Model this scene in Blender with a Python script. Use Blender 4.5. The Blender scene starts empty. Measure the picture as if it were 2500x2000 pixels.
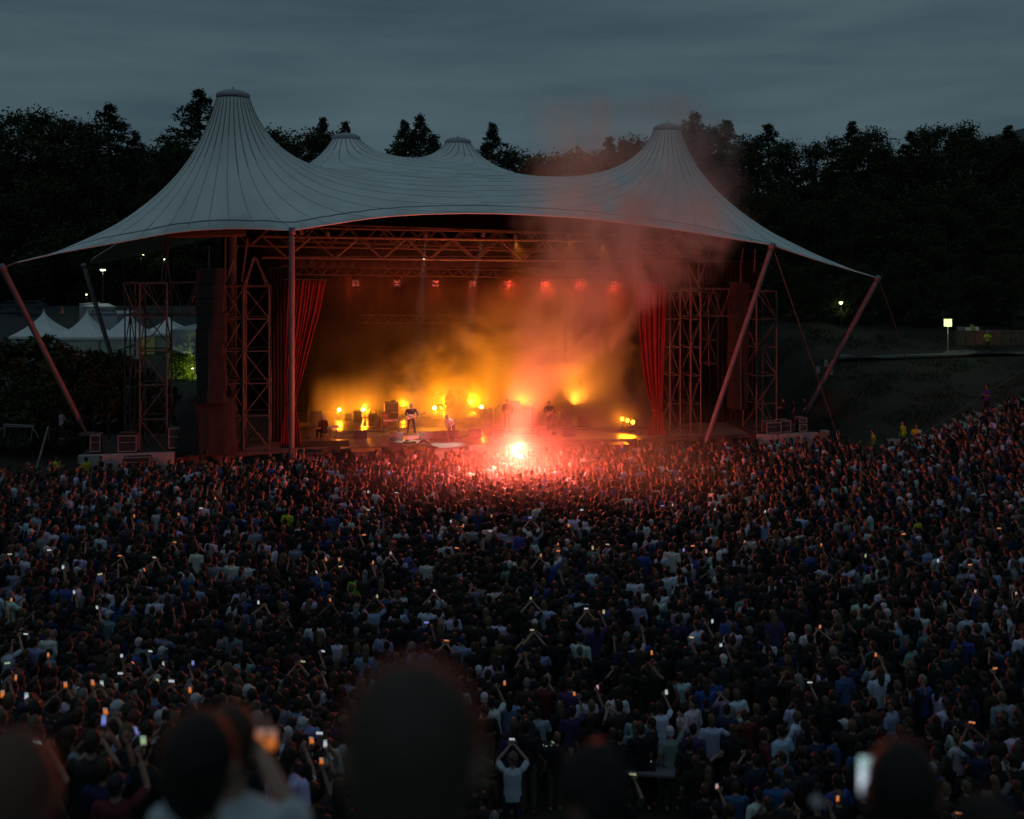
import bpy, bmesh, math, random
import numpy as np
from mathutils import Vector, Matrix, Quaternion
from mathutils.bvhtree import BVHTree
from mathutils.geometry import delaunay_2d_cdt

random.seed(7)
scene = bpy.context.scene
COL = scene.collection

# ------------------------------------------------------------------ camera
ZC = 11.7            # camera height above the arena floor
FPX = 2500.0         # focal length in photograph pixels (photo is 2500 wide)
YH = 620.0           # the horizon's row in the photograph
cam_data = bpy.data.cameras.new('camera')
cam = bpy.data.objects.new('camera', cam_data)
COL.objects.link(cam)
cam.location = (0, 0, ZC)
cam.rotation_euler = (math.pi / 2, 0, 0)
cam_data.sensor_width = 36
cam_data.lens = 36
cam_data.shift_y = -(1000 - YH) / 2500
cam_data.clip_start = 0.05
cam_data.clip_end = 3000
cam_data.dof.use_dof = True
cam_data.dof.focus_distance = 50
cam_data.dof.aperture_fstop = 0.85
scene.camera = cam

# ------------------------------------------------------------------ sky
world = bpy.data.worlds.new('World')
scene.world = world
world.use_nodes = True
wn, wl = world.node_tree.nodes, world.node_tree.links
wn.clear()
w_out = wn.new('ShaderNodeOutputWorld')
w_bg = wn.new('ShaderNodeBackground')
w_sky = wn.new('ShaderNodeTexSky')
w_sky.sky_type = 'NISHITA'
w_sky.sun_disc = False
w_sky.sun_elevation = math.radians(2.0)
w_sky.sun_rotation = math.radians(200)
w_sky.dust_density = 2.0
w_sky.ozone_density = 3.0
w_tc = wn.new('ShaderNodeTexCoord')
# cloud deck: flat layers stretched sideways, worked out on a plane high overhead
w_sep = wn.new('ShaderNodeSeparateXYZ')
w_map = wn.new('ShaderNodeMapping')
w_map.inputs['Scale'].default_value = (1.0, 1.0, 7.0)
w_n1 = wn.new('ShaderNodeTexNoise')
w_n1.inputs['Scale'].default_value = 2.2
w_n1.inputs['Detail'].default_value = 7
w_n1.inputs['Roughness'].default_value = 0.55
w_n2 = wn.new('ShaderNodeTexNoise')
w_n2.inputs['Scale'].default_value = 5.5
w_n2.inputs['Detail'].default_value = 6
w_add = wn.new('ShaderNodeMath'); w_add.operation = 'MULTIPLY_ADD'
w_add.inputs[1].default_value = 0.45
w_ramp = wn.new('ShaderNodeValToRGB')
w_ramp.color_ramp.elements[0].position = 0.50
w_ramp.color_ramp.elements[0].color = (0.0400, 0.0690, 0.0890, 1)
w_ramp.color_ramp.elements[1].position = 0.92
w_ramp.color_ramp.elements[1].color = (0.0800, 0.1250, 0.1460, 1)
w_scale = wn.new('ShaderNodeMixRGB'); w_scale.blend_type = 'MULTIPLY'
w_scale.inputs[0].default_value = 1.0
w_scale.inputs[2].default_value = (0.05, 0.05, 0.05, 1)     # the clear sky behind the cloud at this hour
w_mix = wn.new('ShaderNodeMixRGB')
w_mix.inputs[0].default_value = 0.90
wl.new(w_tc.outputs['Generated'], w_map.inputs['Vector'])
wl.new(w_map.outputs['Vector'], w_n1.inputs['Vector'])
wl.new(w_map.outputs['Vector'], w_n2.inputs['Vector'])
wl.new(w_n2.outputs['Fac'], w_add.inputs[0])
wl.new(w_n1.outputs['Fac'], w_add.inputs[2])
wl.new(w_add.outputs[0], w_ramp.inputs['Fac'])
wl.new(w_sky.outputs['Color'], w_scale.inputs[1])
wl.new(w_scale.outputs[0], w_mix.inputs[1])
wl.new(w_ramp.outputs['Color'], w_mix.inputs[2])
wl.new(w_mix.outputs[0], w_bg.inputs['Color'])
w_bg.inputs['Strength'].default_value = 1.0
wl.new(w_bg.outputs[0], w_out.inputs['Surface'])

# the last of the sun behind the cloud: faint, broad, from high behind the camera
sun_data = bpy.data.lights.new('sun', 'SUN')
sun_data.energy = 0.15
sun_data.angle = math.radians(60)
sun_data.color = (0.56, 0.80, 1.0)
sun = bpy.data.objects.new('sun', sun_data)
sun.rotation_euler = (math.radians(16), 0, math.radians(-15))
COL.objects.link(sun)

scene.view_settings.view_transform = 'Standard'
scene.view_settings.look = 'None'
scene.view_settings.exposure = 0.0
scene.view_settings.gamma = 1.0
scene.view_settings.use_curve_mapping = False
scene.render.engine = 'CYCLES'
cy = scene.cycles
cy.use_denoising = True
try:
    cy.denoiser = 'OPENIMAGEDENOISE'
    cy.denoising_input_passes = 'RGB_ALBEDO_NORMAL'
except Exception:
    pass
cy.max_bounces = 5
cy.diffuse_bounces = 2
cy.glossy_bounces = 2
cy.transmission_bounces = 2
cy.transparent_max_bounces = 6
cy.volume_bounces = 1
cy.volume_step_rate = 1.5
cy.volume_max_steps = 160
cy.sample_clamp_indirect = 2.0
cy.use_adaptive_sampling = True
cy.adaptive_threshold = 0.02
cy.use_light_tree = True

# ------------------------------------------------------------------ geometry of the view
TH = math.radians(10.4)                     # the stage is turned a little from the camera
EX = Vector((math.cos(TH), math.sin(TH), 0))
NB = Vector((-math.sin(TH), math.cos(TH), 0))
CST = 54.7                                  # distance of the stage's front line
FLOOR = 1.45                                # stage floor height

def P(px, py, d):
    return Vector(((px - 1250) / FPX * d, d, ZC - (py - YH) / FPX * d))

def S(px, py, b):
    """the point of a sight line on the upright plane b metres behind the stage's front line"""
    u = (px - 1250) / FPX
    return P(px, py, (CST + b) / (NB.x * u + NB.y))

def F(px, py, z=FLOOR):
    """the point of a sight line on the level z"""
    return P(px, py, (ZC - z) * FPX / (py - YH))

def L(a, b, z):
    """stage frame: a along the front, b back, z up"""
    return EX * a + NB * (CST + b) + Vector((0, 0, z))

# ------------------------------------------------------------------ helpers
def tag(o, label=None, cat=None, group=None, kind=None):
    if label: o['label'] = label
    if cat: o['category'] = cat
    if group: o['group'] = group
    if kind: o['kind'] = kind
    return o

def empty(name, loc, label=None, cat=None, group=None, rz=0):
    o = bpy.data.objects.new(name, None)
    o.empty_display_size = 0.2
    o.location = loc
    o.rotation_euler = (0, 0, rz)
    COL.objects.link(o)
    return tag(o, label, cat, group)

def link(name, mesh, parent=None, loc=None):
    o = bpy.data.objects.new(name, mesh)
    COL.objects.link(o)
    if parent is not None: o.parent = parent
    if loc is not None: o.location = loc
    return o

class MB:
    """collects shapes into one mesh"""
    def __init__(self):
        self.v = []; self.f = []; self.mi = []; self.cur = 0
    def addf(self, f):
        self.f.append(f); self.mi.append(self.cur)
    def box(self, c, s, rot=None, ax=None):
        c = Vector(c); hx, hy, hz = s[0] / 2, s[1] / 2, s[2] / 2
        n = len(self.v)
        for x, y, z in ((-1,-1,-1),(1,-1,-1),(1,1,-1),(-1,1,-1),(-1,-1,1),(1,-1,1),(1,1,1),(-1,1,1)):
            p = Vector((x*hx, y*hy, z*hz))
            if rot is not None: p = rot @ p
            self.v.append(c + p)
        for q in ((0,3,2,1),(4,5,6,7),(0,1,5,4),(1,2,6,5),(2,3,7,6),(3,0,4,7)):
            self.addf(tuple(n + i for i in q))
        return self
    def path(self, pts, rad, seg=8, cap=True, flat=1.0, up=None):
        """tube along points; flat squeezes the second axis"""
        pts = [Vector(p) for p in pts]
        if not hasattr(rad, '__len__'): rad = [rad] * len(pts)
        n0 = len(self.v)
        prev = None
        for i, p in enumerate(pts):
            d = (pts[min(i+1, len(pts)-1)] - pts[max(i-1, 0)])
            if d.length < 1e-9: d = Vector((0,0,1))
            d.normalize()
            if prev is None:
                ref = up if up is not None else (Vector((1,0,0)) if abs(d.x) < 0.9 else Vector((0,1,0)))
                a = (ref - d * ref.dot(d)).normalized()
            else:
                a = (prev - d * prev.dot(d)).normalized()
            prev = a
            b = d.cross(a)
            for k in range(seg):
                t = 2 * math.pi * k / seg
                self.v.append(p + a * (rad[i] * math.cos(t)) + b * (rad[i] * flat * math.sin(t)))
        for i in range(len(pts) - 1):
            for k in range(seg):
                a0 = n0 + i*seg + k; a1 = n0 + i*seg + (k+1) % seg
                self.addf((a0, a1, a1 + seg, a0 + seg))
        if cap:
            self.addf(tuple(n0 + k for k in reversed(range(seg))))
            m = n0 + (len(pts)-1)*seg
            self.addf(tuple(m + k for k in range(seg)))
        return self
    def tube(self, p0, p1, r0, r1=None, seg=8):
        return self.path([p0, p1], [r0, r0 if r1 is None else r1], seg)
    def ell(self, c, r, rot=None, nu=12, nv=8):
        c = Vector(c); n = len(self.v)
        self.v.append(c + (rot @ Vector((0,0,-r[2])) if rot is not None else Vector((0,0,-r[2]))))
        for j in range(1, nv):
            ph = -math.pi/2 + math.pi*j/nv
            for i in range(nu):
                t = 2*math.pi*i/nu
                p = Vector((r[0]*math.cos(ph)*math.cos(t), r[1]*math.cos(ph)*math.sin(t), r[2]*math.sin(ph)))
                if rot is not None: p = rot @ p
                self.v.append(c + p)
        self.v.append(c + (rot @ Vector((0,0,r[2])) if rot is not None else Vector((0,0,r[2]))))
        for i in range(nu):
            self.addf((n, n+1+(i+1)%nu, n+1+i))
        for j in range(nv-2):
            for i in range(nu):
                a = n+1+j*nu+i; b = n+1+j*nu+(i+1)%nu
                self.addf((a, b, b+nu, a+nu))
        t = n+1+(nv-1)*nu; base = n+1+(nv-2)*nu
        for i in range(nu):
            self.addf((base+i, base+(i+1)%nu, t))
        return self
    def lathe(self, c, prof, seg=24, rot=None):
        """profile of (radius, height) turned about z"""
        c = Vector(c); n = len(self.v)
        for r, z in prof:
            for k in range(seg):
                t = 2*math.pi*k/seg
                p = Vector((r*math.cos(t), r*math.sin(t), z))
                if rot is not None: p = rot @ p
                self.v.append(c + p)
        for i in range(len(prof)-1):
            for k in range(seg):
                a = n+i*seg+k; b = n+i*seg+(k+1)%seg
                self.addf((a, b, b+seg, a+seg))
        if prof[0][0] > 1e-6: self.addf(tuple(n+k for k in reversed(range(seg))))
        if prof[-1][0] > 1e-6: self.addf(tuple(n+(len(prof)-1)*seg+k for k in range(seg)))
        return self
    def poly(self, pts):
        n = len(self.v)
        self.v += [Vector(p) for p in pts]
        self.addf(tuple(range(n, n+len(pts))))
        return self
    def prism(self, pts, d):
        """a flat outline given thickness along d"""
        d = Vector(d); n = len(self.v); m = len(pts)
        self.v += [Vector(p) for p in pts] + [Vector(p) + d for p in pts]
        self.addf(tuple(n+i for i in reversed(range(m))))
        self.addf(tuple(n+m+i for i in range(m)))
        for i in range(m):
            j = (i+1) % m
            self.addf((n+i, n+j, n+m+j, n+m+i))
        return self
    def mesh(self, name, mats, origin=(0,0,0), smooth=False, rz=0):
        o = Vector(origin)
        R = Matrix.Rotation(-rz, 3, 'Z')
        me = bpy.data.meshes.new(name)
        me.from_pydata([R @ (Vector(v) - o) for v in self.v], [], self.f)
        if not isinstance(mats, (list, tuple)): mats = [mats]
        for m in mats: me.materials.append(m)
        if len(mats) > 1: me.polygons.foreach_set('material_index', self.mi)
        bm = bmesh.new(); bm.from_mesh(me)
        bmesh.ops.recalc_face_normals(bm, faces=bm.faces)
        bm.to_mesh(me); bm.free()
        if smooth:
            me.polygons.foreach_set('use_smooth', [True]*len(me.polygons))
        me.update()
        return me
    def build(self, name, mats, parent=None, smooth=False):
        """links the shapes; with a parent, world points are turned into the parent's frame"""
        if parent is not None:
            me = self.mesh(name, mats, parent.location, smooth, parent.rotation_euler.z)
            return link(name, me, parent)
        xs = [v for v in self.v]
        zmin = min(v.z for v in xs)
        c = sum((Vector(v) for v in xs), Vector()) / len(xs); c.z = zmin
        return link(name, self.mesh(name, mats, c, smooth), None, c)

_bars = {}
def bar(name, p0, p1, r, mat, parent, seg=8):
    """a round bar as an object of its own; all bars share one mesh per material"""
    key = (mat.name, seg)
    if key not in _bars:
        _bars[key] = MB().tube((0,0,0), (0,0,1), 1, 1, seg).mesh('bar', mat, smooth=False)
    p0, p1 = Vector(p0), Vector(p1)
    d = p1 - p0
    o = bpy.data.objects.new(name, _bars[key])
    COL.objects.link(o)
    o.parent = parent
    base = parent.location if parent is not None else Vector()
    o.location = p0 - base
    o.rotation_mode = 'QUATERNION'
    o.rotation_quaternion = d.to_track_quat('Z', 'Y')
    o.scale = (r, r, d.length)
    return o

# ------------------------------------------------------------------ materials
MAT = {}
def mat(name, col, rough=0.7, metal=0.0, noise=None, bump=0.0, bscale=20.0, spec=0.5, var=0.0, emit=None, estr=0.0):
    m = bpy.data.materials.new(name)
    m.use_nodes = True
    nt = m.node_tree; n, l = nt.nodes, nt.links
    b = n['Principled BSDF']
    b.inputs['Base Color'].default_value = (*col, 1)
    b.inputs['Roughness'].default_value = rough
    b.inputs['Metallic'].default_value = metal
    b.inputs['Specular IOR Level'].default_value = spec
    if emit:
        b.inputs['Emission Color'].default_value = (*emit, 1)
        b.inputs['Emission Strength'].default_value = estr
    if noise or bump:
        tc = n.new('ShaderNodeTexCoord')
        t = n.new('ShaderNodeTexNoise')
        t.inputs['Scale'].default_value = bscale
        t.inputs['Detail'].default_value = 5
        l.new(tc.outputs['Object'], t.inputs['Vector'])
        if noise:
            r = n.new('ShaderNodeValToRGB')
            r.color_ramp.elements[0].position = 0.3
            r.color_ramp.elements[0].color = (*noise, 1)
            r.color_ramp.elements[1].position = 0.7
            r.color_ramp.elements[1].color = (*col, 1)
            l.new(t.outputs['Fac'], r.inputs['Fac'])
            l.new(r.outputs['Color'], b.inputs['Base Color'])
        if bump:
            bp = n.new('ShaderNodeBump')
            bp.inputs['Strength'].default_value = bump
            l.new(t.outputs['Fac'], bp.inputs['Height'])
            l.new(bp.outputs['Normal'], b.inputs['Normal'])
    MAT[name] = m
    return m

def emat(name, col, strength):
    m = bpy.data.materials.new(name)
    m.use_nodes = True
    n, l = m.node_tree.nodes, m.node_tree.links
    n.clear()
    o = n.new('ShaderNodeOutputMaterial'); e = n.new('ShaderNodeEmission')
    e.inputs['Color'].default_value = (*col, 1)
    e.inputs['Strength'].default_value = strength
    l.new(e.outputs[0], o.inputs['Surface'])
    MAT[name] = m
    return m

mat('steel', (0.115, 0.09, 0.08), 0.5, 0.0, noise=(0.06, 0.048, 0.044), bscale=3)
mat('steel_dark', (0.07, 0.068, 0.065), 0.55, 0.0)
mat('pole', (0.19, 0.165, 0.175), 0.5, 0.0, noise=(0.13, 0.11, 0.12), bscale=2)
mat('black', (0.018, 0.018, 0.019), 0.6)
mat('black_cloth', (0.030, 0.027, 0.025), 0.95, noise=(0.020, 0.018, 0.017), bscale=1.5, bump=0.5)
mat('concrete', (0.30, 0.28, 0.27), 0.9, noise=(0.21, 0.195, 0.19), bscale=1.3, bump=0.1)
mat('concrete_pale', (0.42, 0.40, 0.39), 0.9, noise=(0.32, 0.30, 0.295), bscale=0.9)
mat('white_paint', (0.75, 0.75, 0.74), 0.5)
mat('case_metal', (0.24, 0.235, 0.24), 0.4, 0.0)
mat('case_panel', (0.035, 0.033, 0.034), 0.5)
mat('asphalt', (0.038, 0.038, 0.038), 0.9, noise=(0.026, 0.026, 0.026), bscale=6)

def ordinal(n):
    b = ['first', 'second', 'third', 'fourth', 'fifth', 'sixth', 'seventh', 'eighth', 'ninth', 'tenth', 'eleventh', 'twelfth', 'thirteenth', 'fourteenth', 'fifteenth', 'sixteenth', 'seventeenth', 'eighteenth', 'nineteenth', 'twentieth']
    return b[n] if n < 20 else '%dth' % (n+1)
# ================================================================== the tent roof
# membrane: white coated fabric with faint dirt and weave
def membrane_mat():
    m = mat('membrane', (0.62, 0.63, 0.62), 0.65)
    n, l = m.node_tree.nodes, m.node_tree.links
    b = n['Principled BSDF']
    tc = n.new('ShaderNodeTexCoord')
    mp = n.new('ShaderNodeMapping'); mp.inputs['Scale'].default_value = (0.5, 0.5, 0.18)
    t1 = n.new('ShaderNodeTexNoise'); t1.inputs['Scale'].default_value = 1.0; t1.inputs['Detail'].default_value = 6
    t2 = n.new('ShaderNodeTexNoise'); t2.inputs['Scale'].default_value = 14; t2.inputs['Detail'].default_value = 3
    r = n.new('ShaderNodeValToRGB')
    r.color_ramp.elements[0].position = 0.25; r.color_ramp.elements[0].color = (0.60, 0.63, 0.60, 1)
    r.color_ramp.elements[1].position = 0.75; r.color_ramp.elements[1].color = (0.82, 0.85, 0.81, 1)
    mx = n.new('ShaderNodeMixRGB'); mx.blend_type = 'MULTIPLY'; mx.inputs[0].default_value = 0.12
    l.new(tc.outputs['Object'], mp.inputs[0]); l.new(mp.outputs[0], t1.inputs['Vector'])
    l.new(tc.outputs['Object'], t2.inputs['Vector'])
    l.new(t1.outputs['Fac'], r.inputs['Fac'])
    l.new(r.outputs[0], mx.inputs[1]); l.new(t2.outputs['Fac'], mx.inputs[2])
    l.new(mx.outputs[0], b.inputs['Base Color'])
    return m
membrane_mat()
mat('seam', (0.40, 0.41, 0.40), 0.8)
mat('seam_dark', (0.19, 0.19, 0.19), 0.9)
mat('mast_cap', (0.33, 0.33, 0.36), 0.5)

# plan and height of the masts' rings
MASTS = [  # px, py of the ring, distance, ring radius
    (569, 238, 56.0, 0.86), (1629, 318, 64.5, 0.83), (845, 340, 70.0, 0.92), (1118, 350, 75.0, 0.92)]
rings = []
for px, py, d, r in MASTS:
    p = P(px, py, d); rings.append((p.x, p.y, p.z, r))

def spline(pts, n):
    out = []
    m = len(pts)
    for i in range(m - 1):
        p0 = pts[max(i-1, 0)]; p1 = pts[i]; p2 = pts[i+1]; p3 = pts[min(i+2, m-1)]
        for k in range(n):
            t = k / n
            out.append(0.5 * ((2*p1) + (p2-p0)*t + (2*p0-5*p1+4*p2-p3)*t*t + (3*p1-p0-3*p2+p3)*t**3))
    out.append(pts[-1].copy())
    return out

tipL = P(42, 641, 50.0)
tipR = P(2143, 679, 62.0)
poleP = P(712, 563, 50.6)
strutR = P(1885, 598, 57.0)
front1 = [tipL, P(150, 617, 50.3), P(300, 590, 50.8), P(440, 566, 50.9), P(580, 558, 50.8), poleP]
front2 = [poleP, P(800, 549, 51.2), P(900, 534, 52.0), P(1000, 525, 52.7), P(1130, 521, 53.6), P(1250, 523, 54.2), P(1400, 531, 54.9),
          P(1500, 541, 55.3), P(1640, 559, 56.0), P(1770, 580, 56.5), strutR]
edgeR = [strutR, P(1960, 624, 57.8), P(2050, 652, 59.6), tipR]
backR = [tipR, Vector((18.2, 69, 12.0)), Vector((14, 80, 13.6)), Vector((4, 88, 14.6)), Vector((-8, 90, 14.8)),
         Vector((-20, 88, 14.2)), Vector((-31, 77, 11.0)), Vector((-24.5, 64, 12.6)), tipL]
bound = []
corner_ids = []
for seg_, n_ in ((front1, 9), (front2, 6), (edgeR, 9), (backR, 6)):
    sp = spline(seg_, n_)
    corner_ids.append(len(bound))
    bound += sp[:-1]
front_line = spline(front1, 9)[:-1] + spline(front2, 6)

def in_poly(x, y, poly):
    c = False; j = len(poly) - 1
    for i in range(len(poly)):
        xi, yi = poly[i].x, poly[i].y; xj, yj = poly[j].x, poly[j].y
        if (yi > y) != (yj > y) and x < (xj-xi)*(y-yi)/(yj-yi)+xi: c = not c
        j = i
    return c

def build_membrane():
    pts = [Vector((p.x, p.y)) for p in bound]
    z = [p.z for p in bound]; fixed = [True]*len(bound)
    nb = len(bound)
    edges = [(i, (i+1) % nb) for i in range(nb)]
    NA = 44
    bp = np.array([[p.x, p.y] for p in bound])
    def clear(x, y, dmin): return np.min(np.hypot(bp[:,0]-x, bp[:,1]-y)) > dmin
    for mi, (mx, my, mz, mr) in enumerate(rings):
        n0 = len(pts)
        for k in range(NA):
            t = 2*math.pi*k/NA
            pts.append(Vector((mx+mr*math.cos(t), my+mr*math.sin(t)))); z.append(mz); fixed.append(True)
        edges += [(n0+k, n0+(k+1) % NA) for k in range(NA)]
        r = mr; j = 0
        while r < 6.0:
            r *= 1.15; j += 1
            for k in range(NA):
                t = 2*math.pi*(k+0.5*(j % 2))/NA
                x, y = mx+r*math.cos(t), my+r*math.sin(t)
                if min(range(4), key=lambda q: math.hypot(x-rings[q][0], y-rings[q][1])) != mi: continue
                if in_poly(x, y, bound) and clear(x, y, 0.35):
                    pts.append(Vector((x, y))); z.append(0); fixed.append(False)
    x = -32.0
    rnd = random.Random(3)
    while x < 24:
        y = 49.0
        while y < 91:
            xx, yy = x + rnd.uniform(-.2, .2), y + rnd.uniform(-.2, .2)
            if min(math.hypot(xx-q[0], yy-q[1]) for q in rings) > 6.1 and in_poly(xx, yy, bound) and clear(xx, yy, 0.45):
                pts.append(Vector((xx, yy))); z.append(0); fixed.append(False)
            y += 0.95
        x += 0.95
    ov, oe, of, ivs, ies, ifs = delaunay_2d_cdt(pts, edges, [], 0, 1e-5)
    tris = []
    for f in of:
        cx = sum(ov[i].x for i in f)/3; cyy = sum(ov[i].y for i in f)/3
        if not in_poly(cx, cyy, bound): continue
        if any(math.hypot(cx-q[0], cyy-q[1]) < q[3]*0.985 for q in rings): continue
        tris.append(tuple(f))
    n = len(ov)
    zz = np.zeros(n); fx = np.zeros(n, bool)
    for i in range(n):
        src = ivs[i]
        if src:
            zz[i] = z[src[0]]; fx[i] = any(fixed[s] for s in src)
    A = np.zeros((n, n))
    co = np.array([[v.x, v.y] for v in ov])
    for t in tris:
        for a in range(3):
            i, j, k = t[a], t[(a+1) % 3], t[(a+2) % 3]
            u = co[i]-co[k]; w = co[j]-co[k]
            cot = np.dot(u, w)/max(abs(u[0]*w[1]-u[1]*w[0]), 1e-6)
            cot = max(cot, 0.02)*0.5
            A[i, j] -= cot; A[j, i] -= cot; A[i, i] += cot; A[j, j] += cot
    free = np.where(~fx & (np.abs(A).sum(1) > 0))[0]
    fi = np.where(fx)[0]
    zz[free] = np.linalg.solve(A[np.ix_(free, free)], -A[np.ix_(free, fi)] @ zz[fi])
    return [Vector((co[i,0], co[i,1], zz[i])) for i in range(n)], tris

mv, mt = build_membrane()
tent_origin = Vector((-4, 62, 1.4))
tent = empty('stage_tent', tent_origin, 'white four peaked membrane tent roof stretched over the concert stage', 'tent')
mbm = MB(); mbm.v = mv
for t in mt: mbm.addf(t)
memb = mbm.build('membrane', MAT['membrane'], tent, smooth=True)
sol = memb.modifiers.new('thick', 'SOLIDIFY'); sol.thickness = 0.012; sol.offset = -1
bvh = BVHTree.FromPolygons(mv, mt)

def on_tent(x, y, lift=0.012):
    hit, nrm, idx, dist = bvh.ray_cast(Vector((x, y, 60)), Vector((0, 0, -1)))
    if hit is None: return None, None
    if nrm.z < 0: nrm = -nrm
    return hit + nrm*lift, nrm

def strip(name, pts, nrms, w, matn, parent):
    """a flat ribbon lying on the fabric, with a little thickness"""
    m = MB(); n = len(pts)
    for i in range(n):
        d = (pts[min(i+1, n-1)]-pts[max(i-1, 0)]).normalized()
        s = d.cross(nrms[i]).normalized()*w*0.5
        m.v += [pts[i]-s, pts[i]+s, pts[i]+s-nrms[i]*0.01, pts[i]-s-nrms[i]*0.01]
    for i in range(n-1):
        a = i*4; b = a+4
        m.addf((a, a+1, b+1, b)); m.addf((a+1, a+2, b+2, b+1)); m.addf((a+3, a, b, b+3))
    return m.build(name, MAT[matn], parent)

# seams run as arcs from one mast to its partner and fan out to the edges
def seam_set(m0, m1, n, others):
    q0 = rings[m0]; q1 = rings[m1]
    for src, dst in ((q0, q1), (q1, q0)):
        for k in range(n):
            t = 2*math.pi*(k+0.5)/n
            x, y = src[0]+src[3]*1.02*math.cos(t), src[1]+src[3]*1.02*math.sin(t)
            pts, nr = [], []
            back = False
            for s in range(400):
                p, nn = on_tent(x, y, 0.014)
                if p is None: break
                pts.append(p); nr.append(nn)
                ax, ay = x-src[0], y-src[1]; bx, by = x-dst[0], y-dst[1]
                da, db = ax*ax+ay*ay, bx*bx+by*by
                if db < da: break                       # half way: the partner's seam meets it here
                if any(math.hypot(x-o[0], y-o[1]) < 0.72*math.sqrt(da) for o in others): break
                ex, ey = ax/da-bx/db, ay/da-by/db
                g = math.hypot(ex, ey)
                step = 0.18 if da < 9 else 0.4
                x += ex/g*step; y += ey/g*step
            if len(pts) > 3:
                strip('seam', pts, nr, 0.034, 'seam', tent)
                if len(pts) > 14:          # grimy upper end of the seam near the mast
                    q = 5+(k*7) % 8
                    strip('seam_grime', [a+b*.004 for a, b in zip(pts[:q], nr[:q])], nr[:q], 0.042, 'seam_dark', tent)
seam_set(0, 1, 32, [rings[2], rings[3]])
seam_set(2, 3, 24, [rings[0], rings[1]])

# the dark belt that runs a step behind the front edge
belt_p, belt_n = [], []
nfl = len(front_line)
for i, p in enumerate(front_line):
    d = (front_line[min(i+1, nfl-1)]-front_line[max(i-1, 0)]); d.z = 0; d.normalize()
    nv = Vector((-d.y, d.x, 0))
    # the belt lies a little higher up the fabric than the edge
    want = 0.06+0.34*min(1, i/14, (nfl-1-i)/8)
    for k in range(1, 60):
        off = 0.06*k
        q, nn = on_tent(p.x+nv.x*off, p.y+nv.y*off, 0.02)
        if q is None: continue
        lift = (q.z-ZC)/q.y*52-(p.z-ZC)/p.y*52
        if lift >= want or k == 59: belt_p.append(q); belt_n.append(nn); break
strip('belt', belt_p, belt_n, 0.085, 'seam_dark', tent)
# edge cables in their pockets
for nm, ln in (('edge_cable', front_line), ('edge_cable', spline(edgeR, 9)), ('edge_cable', spline(backR, 6))):
    m = MB(); m.path([Vector(p) for p in ln], 0.035, 6)
    m.build(nm, MAT['membrane'], tent, smooth=True)

for i, (mx, my, mz, mr) in enumerate(rings):
    m = MB(); m.tube((mx, my, 1.45), (mx, my, mz+0.05), 0.24, 0.20, 14)
    ms = m.build('mast', MAT['steel_dark'], tent, smooth=True)
    m = MB()
    m.lathe((mx, my, mz-0.02), [(mr*1.02, 0), (mr*1.06, 0.03), (mr*1.06, 0.16), (mr*0.98, 0.24), (mr*0.7, 0.36), (mr*0.3, 0.44), (0.05, 0.47), (0.04, 0.6), (0.0, 0.6)], 32)
    me = m.mesh('cap', MAT['mast_cap'], tent_origin, True)
    c = link('cap', me, ms)
    m = MB(); m.lathe((mx, my, mz-0.09), [(mr*1.0, 0), (mr*1.03, 0.01), (mr*1.03, 0.07), (mr*1.0, 0.07)], 32)
    link('ring', m.mesh('ring', MAT['steel_dark'], tent_origin, True), ms)

# raking struts and the upright pole that carry the corners
def strut(top, foot, r, label, cap=True, name='support_strut'):
    e = empty(name, foot, label, 'support strut')
    d = (top-foot).normalized()
    MB().path([foot + d*0.0, foot + d*0.55, foot+d*0.9, top-d*0.35, top], [r*0.45, r*0.5, r, r, r*0.75], 16).build('shaft', MAT['pole'], e, smooth=True)
    MB().box(foot+Vector((0, 0, 0.06)), (r*4, r*4, 0.12)).build('base_plate', MAT['steel_dark'], e)
    MB().path([top-d*0.15, top+d*0.2], [r*1.25, r*1.1], 14).build('head', MAT['pole'], e, smooth=True)
    return e
sL_top = P(6, 655, 49.6); sL_foot = F(212, 1062, 2.3)
e = strut(sL_top, sL_foot, 0.145, 'thick raking strut at the far left carrying the low tent corner')
MB().path([sL_top, tipL], 0.05, 8).build('link_rod', MAT['steel'], e)
sL2_top = P(205, 650, 76); sL2_foot = P(283, 905, 76)
strut(sL2_top, sL2_foot, 0.16, 'dark raking strut crossing in front of the white pavilion tents')
e = strut(poleP + Vector((0, 0.05, -0.05)), Vector((poleP.x, poleP.y, 0)), 0.145, 'upright grey pole in front of the left red curtain', name='support_pole')
e = strut(strutR + Vector((0, 0, -0.1)), F(1713, 1112, 0.6), 0.145, 'raking strut beside the right red curtain, lit orange along one edge')
rt = strutR
MB().path([rt, Vector((P(2052, 1098, 58).x, 58, 0.9)), P(2110, 1160, 56)], 0.035, 6).build('guy_cable', MAT['steel'], e)
e = strut(tipR + Vector((0, 0, -0.05)), F(1956, 1030, 1.5), 0.15, 'raking strut at the far right, nearest the grass bank')
MB().path([tipR, P(2165, 735, 62.4), P(2268, 1035, 64)], [0.05, 0.03, 0.025], 6).build('guy_cable', MAT['steel'], e)
# ================================================================== ground
def ss(x, a, b):
    t = min(1, max(0, (x-a)/(b-a)))
    return t*t*(3-2*t)

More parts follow.
